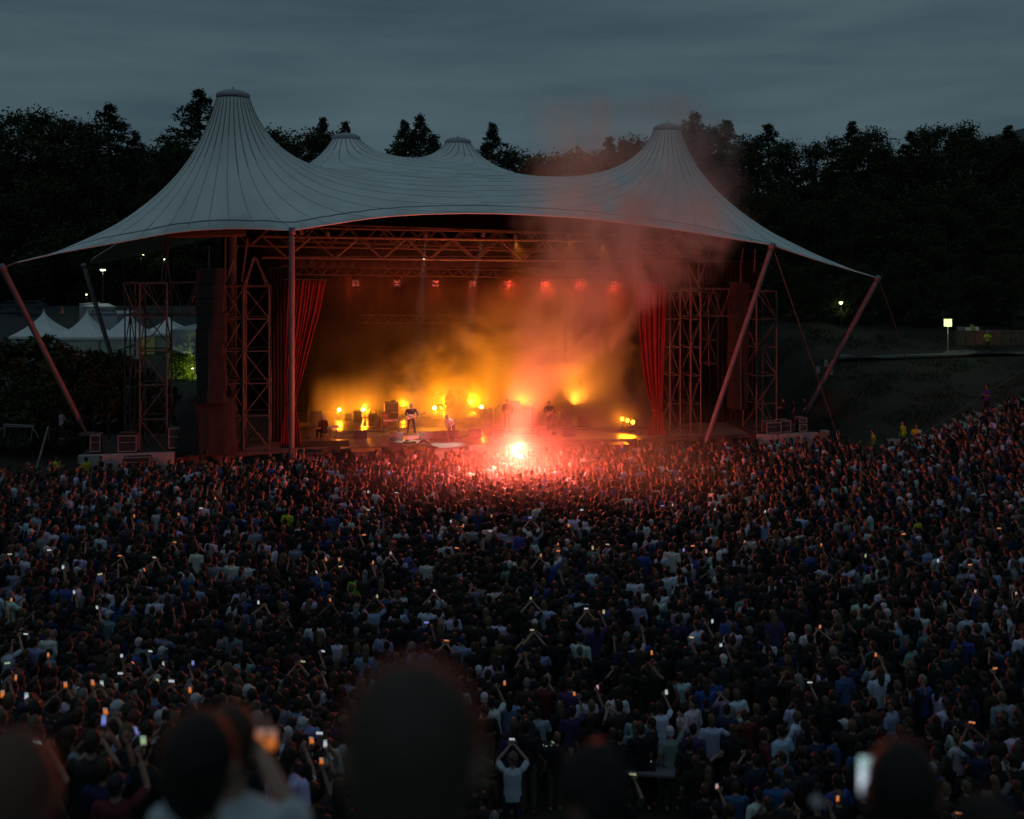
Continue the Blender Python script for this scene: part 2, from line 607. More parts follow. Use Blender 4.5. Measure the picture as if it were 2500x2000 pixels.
def ground_z(x, y):
    z = 0.0
    # the seating slope at the lower left, climbing towards the camera
    if y < 25 and y > 0.5:
        u = x/max(y, 1)
        z = max(z, 0.345*max(0, 24.5-y)*ss(-u, 0.07, 0.24))
    # right bank beside the stage, climbing to the path
    if x > 14:
        k = ss(y, 38, 54)
        z = max(z, 0.26*max(0, x-21.5)*k)
        z = max(z, 0.235*max(0, y-57)*ss(x, 17, 22)*min(1, 75/max(y, 75)))
    # wooded hill far behind and to the right
    z = max(z, 13*ss(y, 85, 190)*ss(x, -60, 40) + 5*ss(y, 160, 260))
    if y < 5: z = min(z, 7.5)
    return z

gm = mat('ground', (0.060, 0.055, 0.045), 0.95)
def ground_mat(m):
    n, l = m.node_tree.nodes, m.node_tree.links
    b = n['Principled BSDF']
    tc = n.new('ShaderNodeTexCoord')
    t = n.new('ShaderNodeTexNoise'); t.inputs['Scale'].default_value = 0.35; t.inputs['Detail'].default_value = 8
    t2 = n.new('ShaderNodeTexNoise'); t2.inputs['Scale'].default_value = 9; t2.inputs['Detail'].default_value = 6
    r = n.new('ShaderNodeValToRGB')
    r.color_ramp.elements[0].position = 0.35; r.color_ramp.elements[0].color = (0.018, 0.018, 0.010, 1)
    r.color_ramp.elements[1].position = 0.7; r.color_ramp.elements[1].color = (0.034, 0.029, 0.018, 1)
    bp = n.new('ShaderNodeBump'); bp.inputs['Strength'].default_value = 0.6
    l.new(tc.outputs['Object'], t.inputs['Vector']); l.new(tc.outputs['Object'], t2.inputs['Vector'])
    l.new(t.outputs['Fac'], r.inputs['Fac']); l.new(r.outputs[0], b.inputs['Base Color'])
    l.new(t2.outputs['Fac'], bp.inputs['Height']); l.new(bp.outputs[0], b.inputs['Normal'])
ground_mat(gm)

def build_ground():
    xs = sorted(set([-1500, -900, -500, -300, -200, -150, -110] + [-90+3*i for i in range(20)] + [-30+1.0*i for i in range(75)] + [46+4*i for i in range(20)] + [130, 160, 200, 300, 500, 900, 1500]))
    ys = sorted(set([-200, -80, -30, -8, -2, 0.6] + [1+1.0*i for i in range(110)] + [112+5*i for i in range(30)] + [270, 300, 400, 600, 1000, 2400]))
    me = bpy.data.meshes.new('ground')
    v = [(x, y, ground_z(x, y)) for y in ys for x in xs]
    nx = len(xs)
    f = [(j*nx+i, j*nx+i+1, (j+1)*nx+i+1, (j+1)*nx+i) for j in range(len(ys)-1) for i in range(nx-1)]
    me.from_pydata(v, [], f)
    me.materials.append(gm)
    me.polygons.foreach_set('use_smooth', [True]*len(f))
    return tag(link('ground', me), kind='structure')
build_ground()

# the paved path on the bank
mat('path_grit', (0.13, 0.125, 0.12), 0.9, noise=(0.08, 0.076, 0.072), bscale=2)
pm = MB()
pc = [(23.5, 74.4), (28, 75.0), (34, 75.6), (42, 76), (60, 77)]
for i in range(len(pc)-1):
    (x0, y0), (x1, y1) = pc[i], pc[i+1]
    for k in range(4):
        a, b = k/4, (k+1)/4
        q = []
        for tt, w in ((a, -0.9), (b, -0.9), (b, 0.9), (a, 0.9)):
            x = x0+(x1-x0)*tt; y = y0+(y1-y0)*tt+w
            q.append((x, y, ground_z(x, y0+(y1-y0)*tt)+0.06))
        pm.poly(q)
path = pm.build('path', MAT['path_grit']); tag(path, kind='structure')
bm = bmesh.new(); bm.from_mesh(path.data); bmesh.ops.remove_doubles(bm, verts=bm.verts, dist=0.01); bm.to_mesh(path.data); bm.free()
so = path.modifiers.new('kerb', 'SOLIDIFY'); so.thickness = 0.14; so.offset = -1

# the paved terrace below the camera on which the nearest people stand
TERR = 9.15
tm = MB()
tm.box((0, -2.2, TERR-0.15), (60, 5.0, 0.3))
ter = tm.build('terrace', MAT['concrete']); tag(ter, kind='structure')

# ================================================================== the stage
mat('planks', (0.30, 0.25, 0.20), 0.32, noise=(0.20, 0.165, 0.13), bscale=1.2, spec=0.6)
mat('carpet', (0.30, 0.32, 0.31), 0.9, noise=(0.22, 0.235, 0.23), bscale=4)
mat('front_board', (0.16, 0.15, 0.155), 0.7, noise=(0.11, 0.10, 0.105), bscale=2)

def aof(px, py, b): # stage coordinate a of a sight line on plane b
    p = S(px, py, b); return p.dot(EX)
AL, AR = aof(425, 1090, 0), aof(1850, 1065, 0)
stage = empty('stage', L(0, 0, 0), 'low concert stage with plank floor and dark boarded front', 'stage')
RS = Matrix.Rotation(TH, 3, 'Z')
def sbox(m, a, b, z, sa, sb, sz, rz=0):
    m.box(L(a, b, z), (sa, sb, sz), Matrix.Rotation(TH+rz, 3, 'Z')); return m
W = AR-AL
sbox(MB(), (AL+AR)/2, 7.2, FLOOR-0.16, W, 14.0, 0.1).build('subfloor', MAT['black'], stage)
npl = 24
for k in range(npl):            # floor laid in long boards
    b0 = 0.2+k*(13.8/npl)
    sbox(MB(), (AL+AR)/2, b0+13.8/npl/2, FLOOR-0.05-0.002*(k % 3), W-0.1, 13.8/npl-0.012, 0.1).build('plank', MAT['planks'], stage)
sbox(MB(), (AL+AR)/2, 0.06, FLOOR-0.085, W, 0.26, 0.17).build('lip', MAT['steel'], stage)
npan = 18
for k in range(npan):
    pw = W/npan
    sbox(MB(), AL+pw*(k+0.5), 0.45+0.03*((k*7) % 3), 0.62, pw-0.02, 0.05, 1.3).build('front_panel', MAT['front_board'], stage)
# grey cloth-covered apron at the middle
ap = MB()
ac = aof(1082, 1090, -1.0)
rows = []
for i in range(17):
    t = i/16
    a = ac-1.9+3.6*t
    row = []
    for j, (b, z) in enumerate(((0.3, FLOOR+0.012), (-0.5, FLOOR+0.01), (-1.0, FLOOR-0.02), (-1.15, FLOOR-0.25), (-1.2-0.08*math.sin(i*2.1), 0.6), (-1.28-0.14*math.sin(i*2.1+.5), 0.02))):
        row.append(L(a, b - (0.5*math.sin(t*math.pi) if j in (1, 2, 3, 4, 5) else 0), z))
    rows.append(row)
for row in rows: ap.v += row
for i in range(16):
    for j in range(5):
        ap.addf((i*6+j, i*6+j+1, (i+1)*6+j+1, (i+1)*6+j))
apo = ap.build('apron_cloth', MAT['carpet'], stage, smooth=True)
so = apo.modifiers.new('thick', 'SOLIDIFY'); so.thickness = 0.02; so.offset = 1
# dark mat at the left, wooden mat edges and cables on the floor
sbox(MB(), aof(770, 1085, 2), 1.4, FLOOR+0.012, 3.6, 1.6, 0.02).build('floor_mat', MAT['black_cloth'], stage)
sbox(MB(), aof(1010, 1062, 5), 4.6, FLOOR+0.010, 9.5, 2.4, 0.016, 0.12).build('floor_mat', MAT['carpet'], stage)
crnd = random.Random(5)
for k in range(9):
    a = crnd.uniform(AL+6, AR-7); b = crnd.uniform(0.8, 6)
    pts = [L(a+0.45*i+crnd.uniform(-.2, .2), b+0.3*math.sin(i*0.8+k)+0.1*i*crnd.uniform(-1, 1), FLOOR+0.03) for i in range(12)]
    MB().path(pts, 0.018, 5).build('cable', MAT['black'], stage)

# side decks: pale concrete walls with a terrace behind
def deck(px0, px1, py0, py1, b, label):
    p0, p1 = S(px0, py0, b), S(px1, py1, b)
    d = p1-p0; d.z = 0; w = d.length; d.normalize(); nb = Vector((-d.y, d.x, 0))
    top = (p0.z+p1.z)/2
    c = (p0+p1)/2
    e = empty('side_deck', Vector((c.x, c.y, 0)), label, 'deck')
    rz = Matrix.Rotation(math.atan2(d.y, d.x), 3, 'Z')
    n = max(3, int(w/1.25))
    for k in range(n):
        q = p0+d*(w*(k+.5)/n)
        MB().box(Vector((q.x, q.y, top/2))+nb*0.15, (w/n-0.015, 0.3, top), rz).build('wall_panel', MAT['concrete_pale'], e)
    MB().box(Vector((c.x, c.y, top-0.2))+nb*3.3, (w, 6.0, 0.3), rz).build('floor', MAT['asphalt'], e)
    return top
ZL = deck(190, 424, 1111, 1108, -1.2, 'pale concrete side deck wall at the left end of the stage')
ZR = deck(1852, 2000, 1060, 1059, -1.0, 'pale concrete side deck wall at the right end of the stage')
# ================================================================== scaffold towers, trusses, curtains
ST, SD = MAT['steel'], MAT['steel_dark']
def tower(pxs, py_bot, py_top, b, depth, nlev, label, r=0.048, cross=False):
    """four-legged scaffold tower; two px give its front legs"""
    p0 = S(pxs[0], py_bot, b); p1 = S(pxs[1], py_bot, b)
    a0, a1 = p0.dot(EX), p1.dot(EX)
    zb = FLOOR if py_bot > 900 else p0.z
    zt = S(pxs[0], py_top, b).z
    e = empty('scaffold_tower', L((a0+a1)/2, b+depth/2, zb), label, 'scaffold tower')
    legs = [(a0, b), (a1, b), (a1, b+depth), (a0, b+depth)]
    for a, bb in legs:
        bar('leg', L(a, bb, zb), L(a, bb, zt), r, ST, e)
    for k in range(nlev+1):
        z = zb+0.12+(zt-zb-0.12)*k/nlev
        for i in range(4):
            (aa, ba), (ac_, bc) = legs[i], legs[(i+1) % 4]
            bar('rail', L(aa, ba, z), L(ac_, bc, z), r*0.75, ST, e)
        if k < nlev:
            z2 = zb+0.12+(zt-zb-0.12)*(k+1)/nlev
            for i in range(4):
                (aa, ba), (ac_, bc) = legs[i], legs[(i+1) % 4]
                if (k+i) % 2: bar('brace', L(aa, ba, z), L(ac_, bc, z2), r*0.65, ST, e)
                else: bar('brace', L(ac_, bc, z), L(aa, ba, z2), r*0.65, ST, e)
                if cross: bar('brace', L(ac_, bc, z), L(aa, ba, z2), r*0.6, ST, e)
    return e

tower((341, 407), 1092, 692, -0.2, 1.7, 5, 'scaffold tower at the left, standing behind flight cases and lit red')
tower((305, 318), 1085, 690, 2.2, 1.5, 5, 'slim scaffold tower in front of the white pavilion tents', r=0.04)
tower((546, 592), 1090, 700, 0.3, 1.6, 5, 'left one of the two scaffold towers beside the left red curtain')
tower((594, 657), 1090, 700, 0.2, 2.0, 5, 'right one of the two scaffold towers beside the left red curtain')
tower((1636, 1661), 1062, 712, 1.0, 1.8, 5, 'scaffold tower just right of the right red curtain', r=0.045)
tower((1687, 1711), 1062, 712, 0.6, 1.8, 5, 'scaffold tower between the right red curtain and the raking strut', r=0.045)
tower((1847, 1896), 1064, 712, 0.0, 1.9, 5, 'scaffold tower behind the right side deck, beyond the raking strut', r=0.05)
tower((1730, 1752), 895, 715, 1.6, 1.4, 3, 'hanging scaffold bay high up behind the orange lit raking strut', r=0.04)

def truss(pa, pb, h, dpt, nbay, r, label, group=None, name='roof_truss'):
    """box truss between two points of the top front chord"""
    e = empty(name, pa, label, 'truss', group)
    d = (pb-pa); ln = d.length; d.normalize()
    up = Vector((0, 0, -h)); bk = NB*dpt
    for o in (Vector(), up, bk, up+bk):
        bar('chord', pa+o, pb+o, r, ST, e)
    for k in range(nbay):
        a = pa+d*(ln*k/nbay); m = pa+d*(ln*(k+.5)/nbay); c = pa+d*(ln*(k+1)/nbay)
        bar('diagonal', a, m+up, r*0.7, ST, e); bar('diagonal', m+up, c, r*0.7, ST, e)
        bar('diagonal', a+bk, m+up+bk, r*0.6, ST, e); bar('diagonal', m+up+bk, c+bk, r*0.6, ST, e)
        bar('diagonal', a+up, m+up+bk, r*0.55, ST, e); bar('diagonal', a, m+bk, r*0.55, ST, e)
    return e
truss(S(640, 578, 1.4), S(1650, 592, 1.4), 1.12, 1.2, 9, 0.06, 'wide front box truss right under the tent edge')
truss(S(560, 553, 5.5), S(1660, 575, 5.5), 1.1, 1.1, 12, 0.05, 'middle roof truss just behind the front box truss')
truss(S(700, 545, 10), S(1560, 575, 10), 1.1, 1.1, 12, 0.05, 'rearmost roof truss high inside the tent')
truss(S(712, 652, 4.4), S(1560, 664, 4.4), 0.42, 0.45, 30, 0.026, 'slender lighting truss carrying the row of four lens lamps')
truss(S(880, 770, 12.2), S(1300, 772, 12.2), 0.5, 0.4, 16, 0.022, 'low lighting truss hanging in the dark at the back of the stage')
truss(S(300, 692, 0.4), S(480, 691, 0.2), 1.65, 1.2, 3, 0.045, 'short deep truss bridging the scaffold towers at the left end', name='bridge_truss')
truss(S(1661, 706, 0.8), S(1782, 706, 0.8), 1.55, 1.2, 3, 0.04, 'short deep truss bridging the scaffold towers at the right end', name='bridge_truss')
# legs that tie the towers to the roof
for i, (pts, lab) in enumerate((
    ([(395, 690, 400, 585), (405, 690, 412, 583), (416, 690, 402, 583)], 'thin tripod of tubes rising from the left scaffold tower to the tent'),
    ([(594, 700, 622, 628), (657, 700, 622, 628), (600, 700, 618, 630), (650, 700, 626, 630)], 'steep pyramid of tubes on the scaffold tower beside the left red curtain'),
    ([(550, 690, 550, 580), (573, 690, 573, 578), (552, 690, 580, 600), (590, 690, 605, 580)], 'cluster of tubes rising above the covered loudspeaker column'),
    ([(1687, 712, 1680, 646), (1712, 712, 1680, 646), (1706, 690, 1735, 608), (1705, 690, 1707, 606)], 'pyramid of tubes above the scaffold towers on the right'),
    ([(1810, 640, 1815, 606), (1842, 665, 1844, 608)], 'pair of short tubes hanging under the tent beside the right raking strut'))):
    e = empty('tube_frame', S(pts[0][0], pts[0][1], 0.8), lab, 'tube frame')
    for q in pts:
        bar('tube', S(q[0], q[1], 0.8), S(q[2], q[3], 0.9), 0.045, ST, e)
# beam edge just under the membrane on the left
e = empty('roof_beam', S(440, 570, 0.5), 'flat steel roof beam under the left part of the tent edge', 'beam')
MB().tube(S(400, 577, 0.6), S(600, 572, 0.6), 0.12, None, 4).build('flange', ST, e)
MB().tube(S(410, 569, 1.0), S(600, 566, 1.0), 0.10, None, 4).build('web', ST, e)

# loudspeaker columns hung in black cloth, and the draped base below
def cloth_column(px0, px1, py0, py1, b, label):
    p0, p1 = S(px0, py0, b), S(px1, py1, b)
    w = abs(p1.dot(EX)-p0.dot(EX)); a = (p0.dot(EX)+p1.dot(EX))/2
    e = empty('speaker_column', L(a, b, p1.z), label, 'speaker column')
    n = 9; h = (p0.z-p1.z)/n
    for k in range(n):
        t = k/n
        sbox(MB(), a+0.05*math.sin(k*1.7), b+0.5-0.03*k, p1.z+h*(k+.5), w*(0.94+0.04*((k*5) % 3)), 1.0, h-0.012).build('cabinet', MAT['black_cloth'], e)
    bar('strap', L(a-w*0.03, b-0.12, p1.z), L(a-w*0.03, b-0.1, p0.z+1.2), 0.04, MAT['steel_dark'], e)
cloth_column(478, 548, 655, 985, -0.6, 'tall hanging loudspeaker column wrapped in black cloth, on the left')
cloth_column(1790, 1826, 690, 1000, 1.2, 'tall hanging loudspeaker column in black cloth behind the right raking strut')
def draped(px0, px1, py0, py1, b, dep, label):
    p0, p1 = S(px0, py0, b), S(px1, py1, b)
    w = p1.dot(EX)-p0.dot(EX); a = (p0.dot(EX)+p1.dot(EX))/2
    zt = p0.z
    e = empty('draped_cabinet', L(a, b, FLOOR), label, 'draped cabinet')
    m = MB(); n = 40
    for j, (zz, gr, wob) in enumerate(((FLOOR, 1.06, 0.09), (FLOOR+(zt-FLOOR)*.35, 1.02, 0.06), (FLOOR+(zt-FLOOR)*.75, 0.98, 0.03), (zt-0.12, 0.9, 0.01), (zt+0.25, 0.4, 0), (zt+0.4, 0.05, 0))):
        for k in range(n):
            t = 2*math.pi*k/n
            c, s = math.cos(t), math.sin(t)
            q = (abs(c)**6+abs(s)**6)**(-1/6)
            rr = gr+wob*math.sin(k*2.3+j*0.4)
            m.v.append(L(a+c*q*w/2*rr, b+dep/2+s*q*dep/2*rr, zz))
    for j in range(5):
        for k in range(n):
            a0 = j*n+k; a1 = j*n+(k+1) % n
            m.addf((a0, a1, a1+n, a0+n))
    m.addf(tuple(5*n+k for k in range(n)))
    m.build('cloth', MAT['black_cloth'], e, smooth=True)
    bar('strap', L(a+0.05, b-0.14, FLOOR), L(a+0.12, b+dep*.4, zt+0.3), 0.02, MAT['steel_dark'], e)
draped(432, 574, 985, 1092, -0.4, 2.2, 'wide cabinet draped in creased black cloth below the left loudspeaker column')

# black masking walls and the dark backdrop
mat('backdrop_cloth', (0.005, 0.0045, 0.0045), 0.95, spec=0.1)
def masking(px0, px1, py0, py1, b, label, name='masking_drape', folds=14, deep=0.10, m_='black_cloth'):
    a0, a1 = aof(px0, 900, b), aof(px1, 900, b)
    z0, z1 = FLOOR if py1 > 1000 else S(px0, py1, b).z, S(px0, py0, b).z
    e = empty(name, L((a0+a1)/2, b, z0), label, 'drape')
    n = folds*6
    m = MB()
    for i in range(n+1):
        t = i/n
        for z in (z0, z1):
            m.v.append(L(a0+(a1-a0)*t, b+deep*math.sin(t*folds*2*math.pi), z))
    for i in range(n): m.addf((i*2, i*2+2, i*2+3, i*2+1))
    o = m.build('cloth', MAT[m_], e, smooth=True)
    so = o.modifiers.new('thick', 'SOLIDIFY'); so.thickness = 0.03
    bar('pipe', L(a0, b, z1+0.03), L(a1, b, z1+0.03), 0.03, MAT['steel_dark'], e)
    return e
masking(540, 1660, 500, 1100, 13.2, 'black backdrop curtain closing the rear of the stage', 'backdrop', 44, 0.03, 'backdrop_cloth')
masking(655, 712, 655, 1100, 2.6, 'black side drape behind the upright pole on the left', folds=7)
masking(1640, 1850, 640, 1100, 4.4, 'black side drape behind the right scaffold towers', folds=20)
masking(712, 1655, 628, 655, 3.6, 'narrow black border strip hanging below the front box truss', 'border_drape', 40, 0.06)
def sidewall(px0, b0, px1, b1, label):
    p0, p1 = S(px0, 900, b0), S(px1, 900, b1)
    e = empty('masking_drape', Vector((p0.x, p0.y, FLOOR)), label, 'drape')
    m = MB(); n = 60
    for i in range(n+1):
        t = i/n; q = p0.lerp(p1, t); off = EX*(0.1*math.sin(t*60))
        m.v += [Vector((q.x, q.y, FLOOR))+off, Vector((q.x, q.y, 11.0))+off]
    for i in range(n): m.addf((i*2, i*2+2, i*2+3, i*2+1))
    o = m.build('cloth', MAT['black_cloth'], e, smooth=True)
    so = o.modifiers.new('thick', 'SOLIDIFY'); so.thickness = 0.03
sidewall(688, 4.0, 700, 13.0, 'black wing drape running back on the left of the stage')
sidewall(1640, 4.4, 1590, 13.0, 'black wing drape running back on the right of the stage')

# red curtains, gathered and tied
mat('curtain', (0.20, 0.016, 0.014), 0.85, noise=(0.14, 0.011, 0.010), bscale=3)
def curtain(levels, b, folds, label, tie):
    """levels: (py, px left, px right, fold depth)"""
    n = folds*8
    base = S((levels[-1][1]+levels[-1][2])/2, levels[-1][0], b)
    e = empty('stage_curtain', Vector((base.x, base.y, FLOOR)), label, 'curtain', 'red stage curtains')
    m = MB()
    lv = []
    for i in range(len(levels)-1):
        for k in range(5):
            t = k/5; s = t*t*(3-2*t) if False else t
            lv.append([levels[i][j]+(levels[i+1][j]-levels[i][j])*s for j in range(4)])
    lv.append(list(levels[-1]))
    rnd = random.Random(len(label))
    ph = [0.0]
    sp_ = 1.0
    for i in range(n):      # folds of uneven width
        if i % 5 == 0: sp_ = rnd.uniform(.45, 1.7)
        ph.append(ph[-1]+sp_)
    ph = [q/ph[-1] for q in ph]
    dpv = [0.6+0.4*math.sin(i*.37+rnd.uniform(-.3, .3)) for i in range(n+1)]
    for py, x0, x1, dp in lv:
        for i in range(n+1):
            t = i/n
            u_ = ph[i]
            w = math.sin(u_*folds*2*math.pi)*dpv[i]
            q = S(x0+(x1-x0)*(t+0.012*math.cos(u_*folds*2*math.pi)), py, b+dp*(w+0.35*math.sin(u_*folds*3.1*math.pi+1+py*.004)))
            m.v.append(q)
    for j in range(len(lv)-1):
        for i in range(n):
            a = j*(n+1)+i
            m.addf((a, a+1, a+n+2, a+n+1))
    o = m.build('cloth', MAT['curtain'], e, smooth=True)
    so = o.modifiers.new('thick', 'SOLIDIFY'); so.thickness = 0.02
    tp = S((tie[1]+tie[2])/2, tie[0], b); w = abs(S(tie[2], tie[0], b).dot(EX)-S(tie[1], tie[0], b).dot(EX))
    MB().lathe(tp-Vector((0, 0, .05)), [(w*.52, 0), (w*.55, .03), (w*.55, .07), (w*.52, .1)], 20).build('tie_band', MAT['curtain'], e, smooth=True)
    q0, q1 = S(levels[0][1]-6, levels[0][0]-2, b), S(levels[0][2]+6, levels[0][0]-2, b)
    bar('rail', q0, q1, 0.035, MAT['steel_dark'], e)
curtain([(685, 700, 795, .13), (760, 697, 780, .13), (850, 694, 755, .12), (930, 692, 735, .10), (970, 696, 724, .07), (1000, 696, 722, .07), (1040, 688, 730, .10), (1089, 682, 735, .13)], 0.75, 11,
        'red stage curtain behind the upright pole, gathered towards the left', (985, 696, 722))
curtain([(690, 1553, 1628, .13), (800, 1557, 1625, .13), (900, 1568, 1620, .12), (960, 1579, 1618, .10), (995, 1592, 1617, .06), (1015, 1592, 1618, .07), (1045, 1583, 1622, .10), (1066, 1576, 1624, .13)], 0.75, 9,
        'red stage curtain on the right, tied at the waist above the stage floor', (1000, 1592, 1617))
# ================================================================== lamps
emat('lens_yellow', (1.0, 0.60, 0.04), 5)
emat('lens_hot', (1.0, 0.72, 0.12), 60)
emat('lens_red', (1.0, 0.24, 0.16), 0.12)
emat('lens_white', (1.0, 0.95, 0.85), 3)
YEL = (1.0, 0.265, 0.006)
RED = (1.0, 0.060, 0.020)

def light(name, kind, loc, energy, color, parent=None, aim=None, size=0.2, **kw):
    d = bpy.data.lights.new(name, kind)
    d.energy = energy; d.color = color
    if kind == 'AREA': d.shape = 'DISK'; d.size = size
    elif kind != 'SUN': d.shadow_soft_size = size
    for k, v in kw.items(): setattr(d, k, v)
    o = bpy.data.objects.new(name, d)
    COL.objects.link(o)
    base = Vector()
    if parent is not None:
        o.parent = parent; base = parent.location
    o.location = Vector(loc)-base
    if aim is not None:
        o.rotation_mode = 'QUATERNION'
        o.rotation_quaternion = (Vector(aim)-Vector(loc)).to_track_quat('-Z', 'Y')
    return o

# the row of four-lens lamps
ORD = ['leftmost', 'second from left', 'third from left', 'fourth from left', 'fifth from left', 'sixth from left', 'seventh from left', 'rightmost']
for k, (px, py) in enumerate(((868, 692), (970, 692), (1063, 692), (1154, 693), (1239, 693), (1327, 694), (1412, 694), (1500, 694))):
    p = S(px, py, 4.5)
    e = empty('four_lens_lamp', p, '%s of the eight square four lens lamps hanging in a row' % ORD[k], 'stage lamp', 'four lens lamps in a row')
    R = Matrix.Rotation(TH, 3, 'Z')
    MB().box(p+NB*0.12, (0.44, 0.18, 0.42), R).build('housing', MAT['black'], e)
    for sx in (-1, 1):
        for sz in (-1, 1):
            c = p+EX*(0.105*sx)+Vector((0, 0, .10*sz))+NB*0.025
            o = MB().lathe(c, [(0.082, 0), (0.082, .02), (0.05, .035), (0, .04)], 14, Matrix.Rotation(TH, 3, 'Z') @ Matrix.Rotation(math.pi/2, 3, 'X')).build('lens', MAT['lens_red'], e, smooth=True)
    for s in (-1, 1):
        bar('yoke', p+EX*(0.25*s)+NB*.12+Vector((0, 0, -.05)), p+EX*(0.25*s)+NB*.12+Vector((0, 0, .42)), 0.018, SD, e)
    light('red_wash', 'AREA', p-NB*0.06, 45, RED, e, p-NB*24+Vector((0, 0, -11))+EX*(0.6*(k-3.5)), 0.4, spread=math.radians(150))

# low floor lamps that burn straight at the audience
def floor_lamp(px, py, z0, label, energy, hot=True, aim=None, size=0.1, kind='POINT', r=0.11, py_foot=None, **kw):
    d = (ZC-z0)*FPX/((py_foot or py+22)-YH)
    c = P(px, py, d)
    e = empty('floor_lamp', Vector((c.x, c.y, z0)), label, 'stage lamp')
    fd = (Vector((0, 0, ZC))-c).normalized() if aim is None else (Vector(aim)-c).normalized()
    q = fd.to_track_quat('Z', 'Y').to_matrix()
    MB().lathe(c-fd*0.2, [(r*0.55, 0), (r*0.9, .05), (r*1.08, .2), (r*1.1, .24), (r*0.98, .24), (r*0.95, .19)], 16, q).build('can', MAT['black'], e, smooth=True)
    MB().lathe(c-fd*0.0, [(r*0.93, 0), (r*.7, .02), (0, .03)], 16, q).build('lens', MAT['lens_hot' if hot else 'lens_yellow'], e, smooth=True)
    bar('post', Vector((c.x, c.y, z0)), c-Vector((0, 0, r)), 0.018, SD, e)
    MB().lathe((c.x, c.y, z0), [(.16, 0), (.16, .02), (.03, .04)], 14).build('foot', MAT['black'], e)
    light('glow', kind, c+fd*0.10, energy, YEL, e, None if kind == 'POINT' else c+fd, size, **kw)
    return c
floor_lamp(828, 1001, FLOOR, 'burning yellow floor lamp, left one of the pair at the left of the stage', 520, kind='SPOT', spot_size=math.radians(150), spot_blend=.4)
floor_lamp(887, 1000, FLOOR, 'burning yellow floor lamp, right one of the pair at the left of the stage', 520, kind='SPOT', spot_size=math.radians(150), spot_blend=.4)
floor_lamp(1061, 996, FLOOR, 'burning yellow lamp on a stand just left of the drum kit', 600, py_foot=1040, kind='SPOT', spot_size=math.radians(150), spot_blend=.4)
cB = floor_lamp(1175, 994, FLOOR, 'yellow lamp throwing a beam upwards right of the drum kit', 400, py_foot=1036, kind='SPOT', spot_size=math.radians(150), spot_blend=.4)
light('beam', 'SPOT', cB+Vector((0.1, 0, .1)), 2600, YEL, None, cB+Vector((1.2, 1.0, 6)), 0.05, spot_size=math.radians(24), spot_blend=0.3).parent = None
bo = bpy.data.objects['beam']
bo.parent = [o for o in bpy.data.objects if o.name.startswith('floor_lamp') and (o.location-Vector((cB.x, cB.y, FLOOR))).length < 0.5][0]
bo.location = Vector(bo.location)-bo.parent.location
RIM = aof(1300, 1000, 3)
for k, (px, py, rr) in enumerate(((1519, 1023, .13), (1532, 1027, .13), (1545, 1031, .14))):
    floor_lamp(px, py, FLOOR, ['rearmost', 'middle', 'nearest'][k]+' of the three round yellow lamps facing inwards by the right curtain', 150, False, S(1180, 900, -16), 0.15, 'SPOT', rr, 1050+2*k, spot_size=math.radians(120), spot_blend=0.6)
# lamps standing behind the drum riser and the amplifiers, shining up into the smoke
def up_lamp(px, b, z, label, energy, aimp, cone=95, col=YEL):
    p = S(px, 900, b); p = Vector((p.x, p.y, z))
    e = empty('uplight', p, label, 'stage lamp')
    fd = (aimp-p).normalized(); q = fd.to_track_quat('Z', 'Y').to_matrix()
    MB().lathe(p+Vector((0, 0, .16)), [(.1, 0), (.14, .1), (.15, .2), (.13, .2), (.12, .16)], 16, q).build('can', MAT['black'], e, smooth=True)
    MB().lathe(p+Vector((0, 0, .16))+fd*.16, [(.12, 0), (.08, .015), (0, .02)], 16, q).build('lens', MAT['lens_yellow'], e, smooth=True)
    MB().box(p+Vector((0, 0, .03)), (.3, .3, .06)).build('base', MAT['black'], e)
    light('glow', 'SPOT', p+Vector((0, 0, .16))+fd*.22, energy, col, e, aimp, 0.1, spot_size=math.radians(cone), spot_blend=0.8)
up_lamp(985, 11.6, FLOOR+.3, 'yellow lamp low at the back, behind the singer', 2500, S(1000, 910, 0), 58)
up_lamp(1085, 11.8, FLOOR+.3, 'yellow lamp low at the back, behind the drum riser', 4200, S(1080, 860, 0), 64)
up_lamp(1150, 11.8, FLOOR+.3, 'yellow lamp low at the back, right of the drum riser', 4200, S(1190, 850, 0), 68)
up_lamp(1270, 11.0, FLOOR+.3, 'yellow lamp low at the back, behind the amplifiers', 5000, S(1340, 770, 0), 74)
up_lamp(890, 11.6, FLOOR+.3, 'yellow lamp low at the back left of the stage', 800, S(870, 960, 0), 52)
up_lamp(1400, 10.0, FLOOR+.3, 'amber lamp low at the back right of the stage', 7500, S(1490, 680, 0), 78, (1, .26, .02))

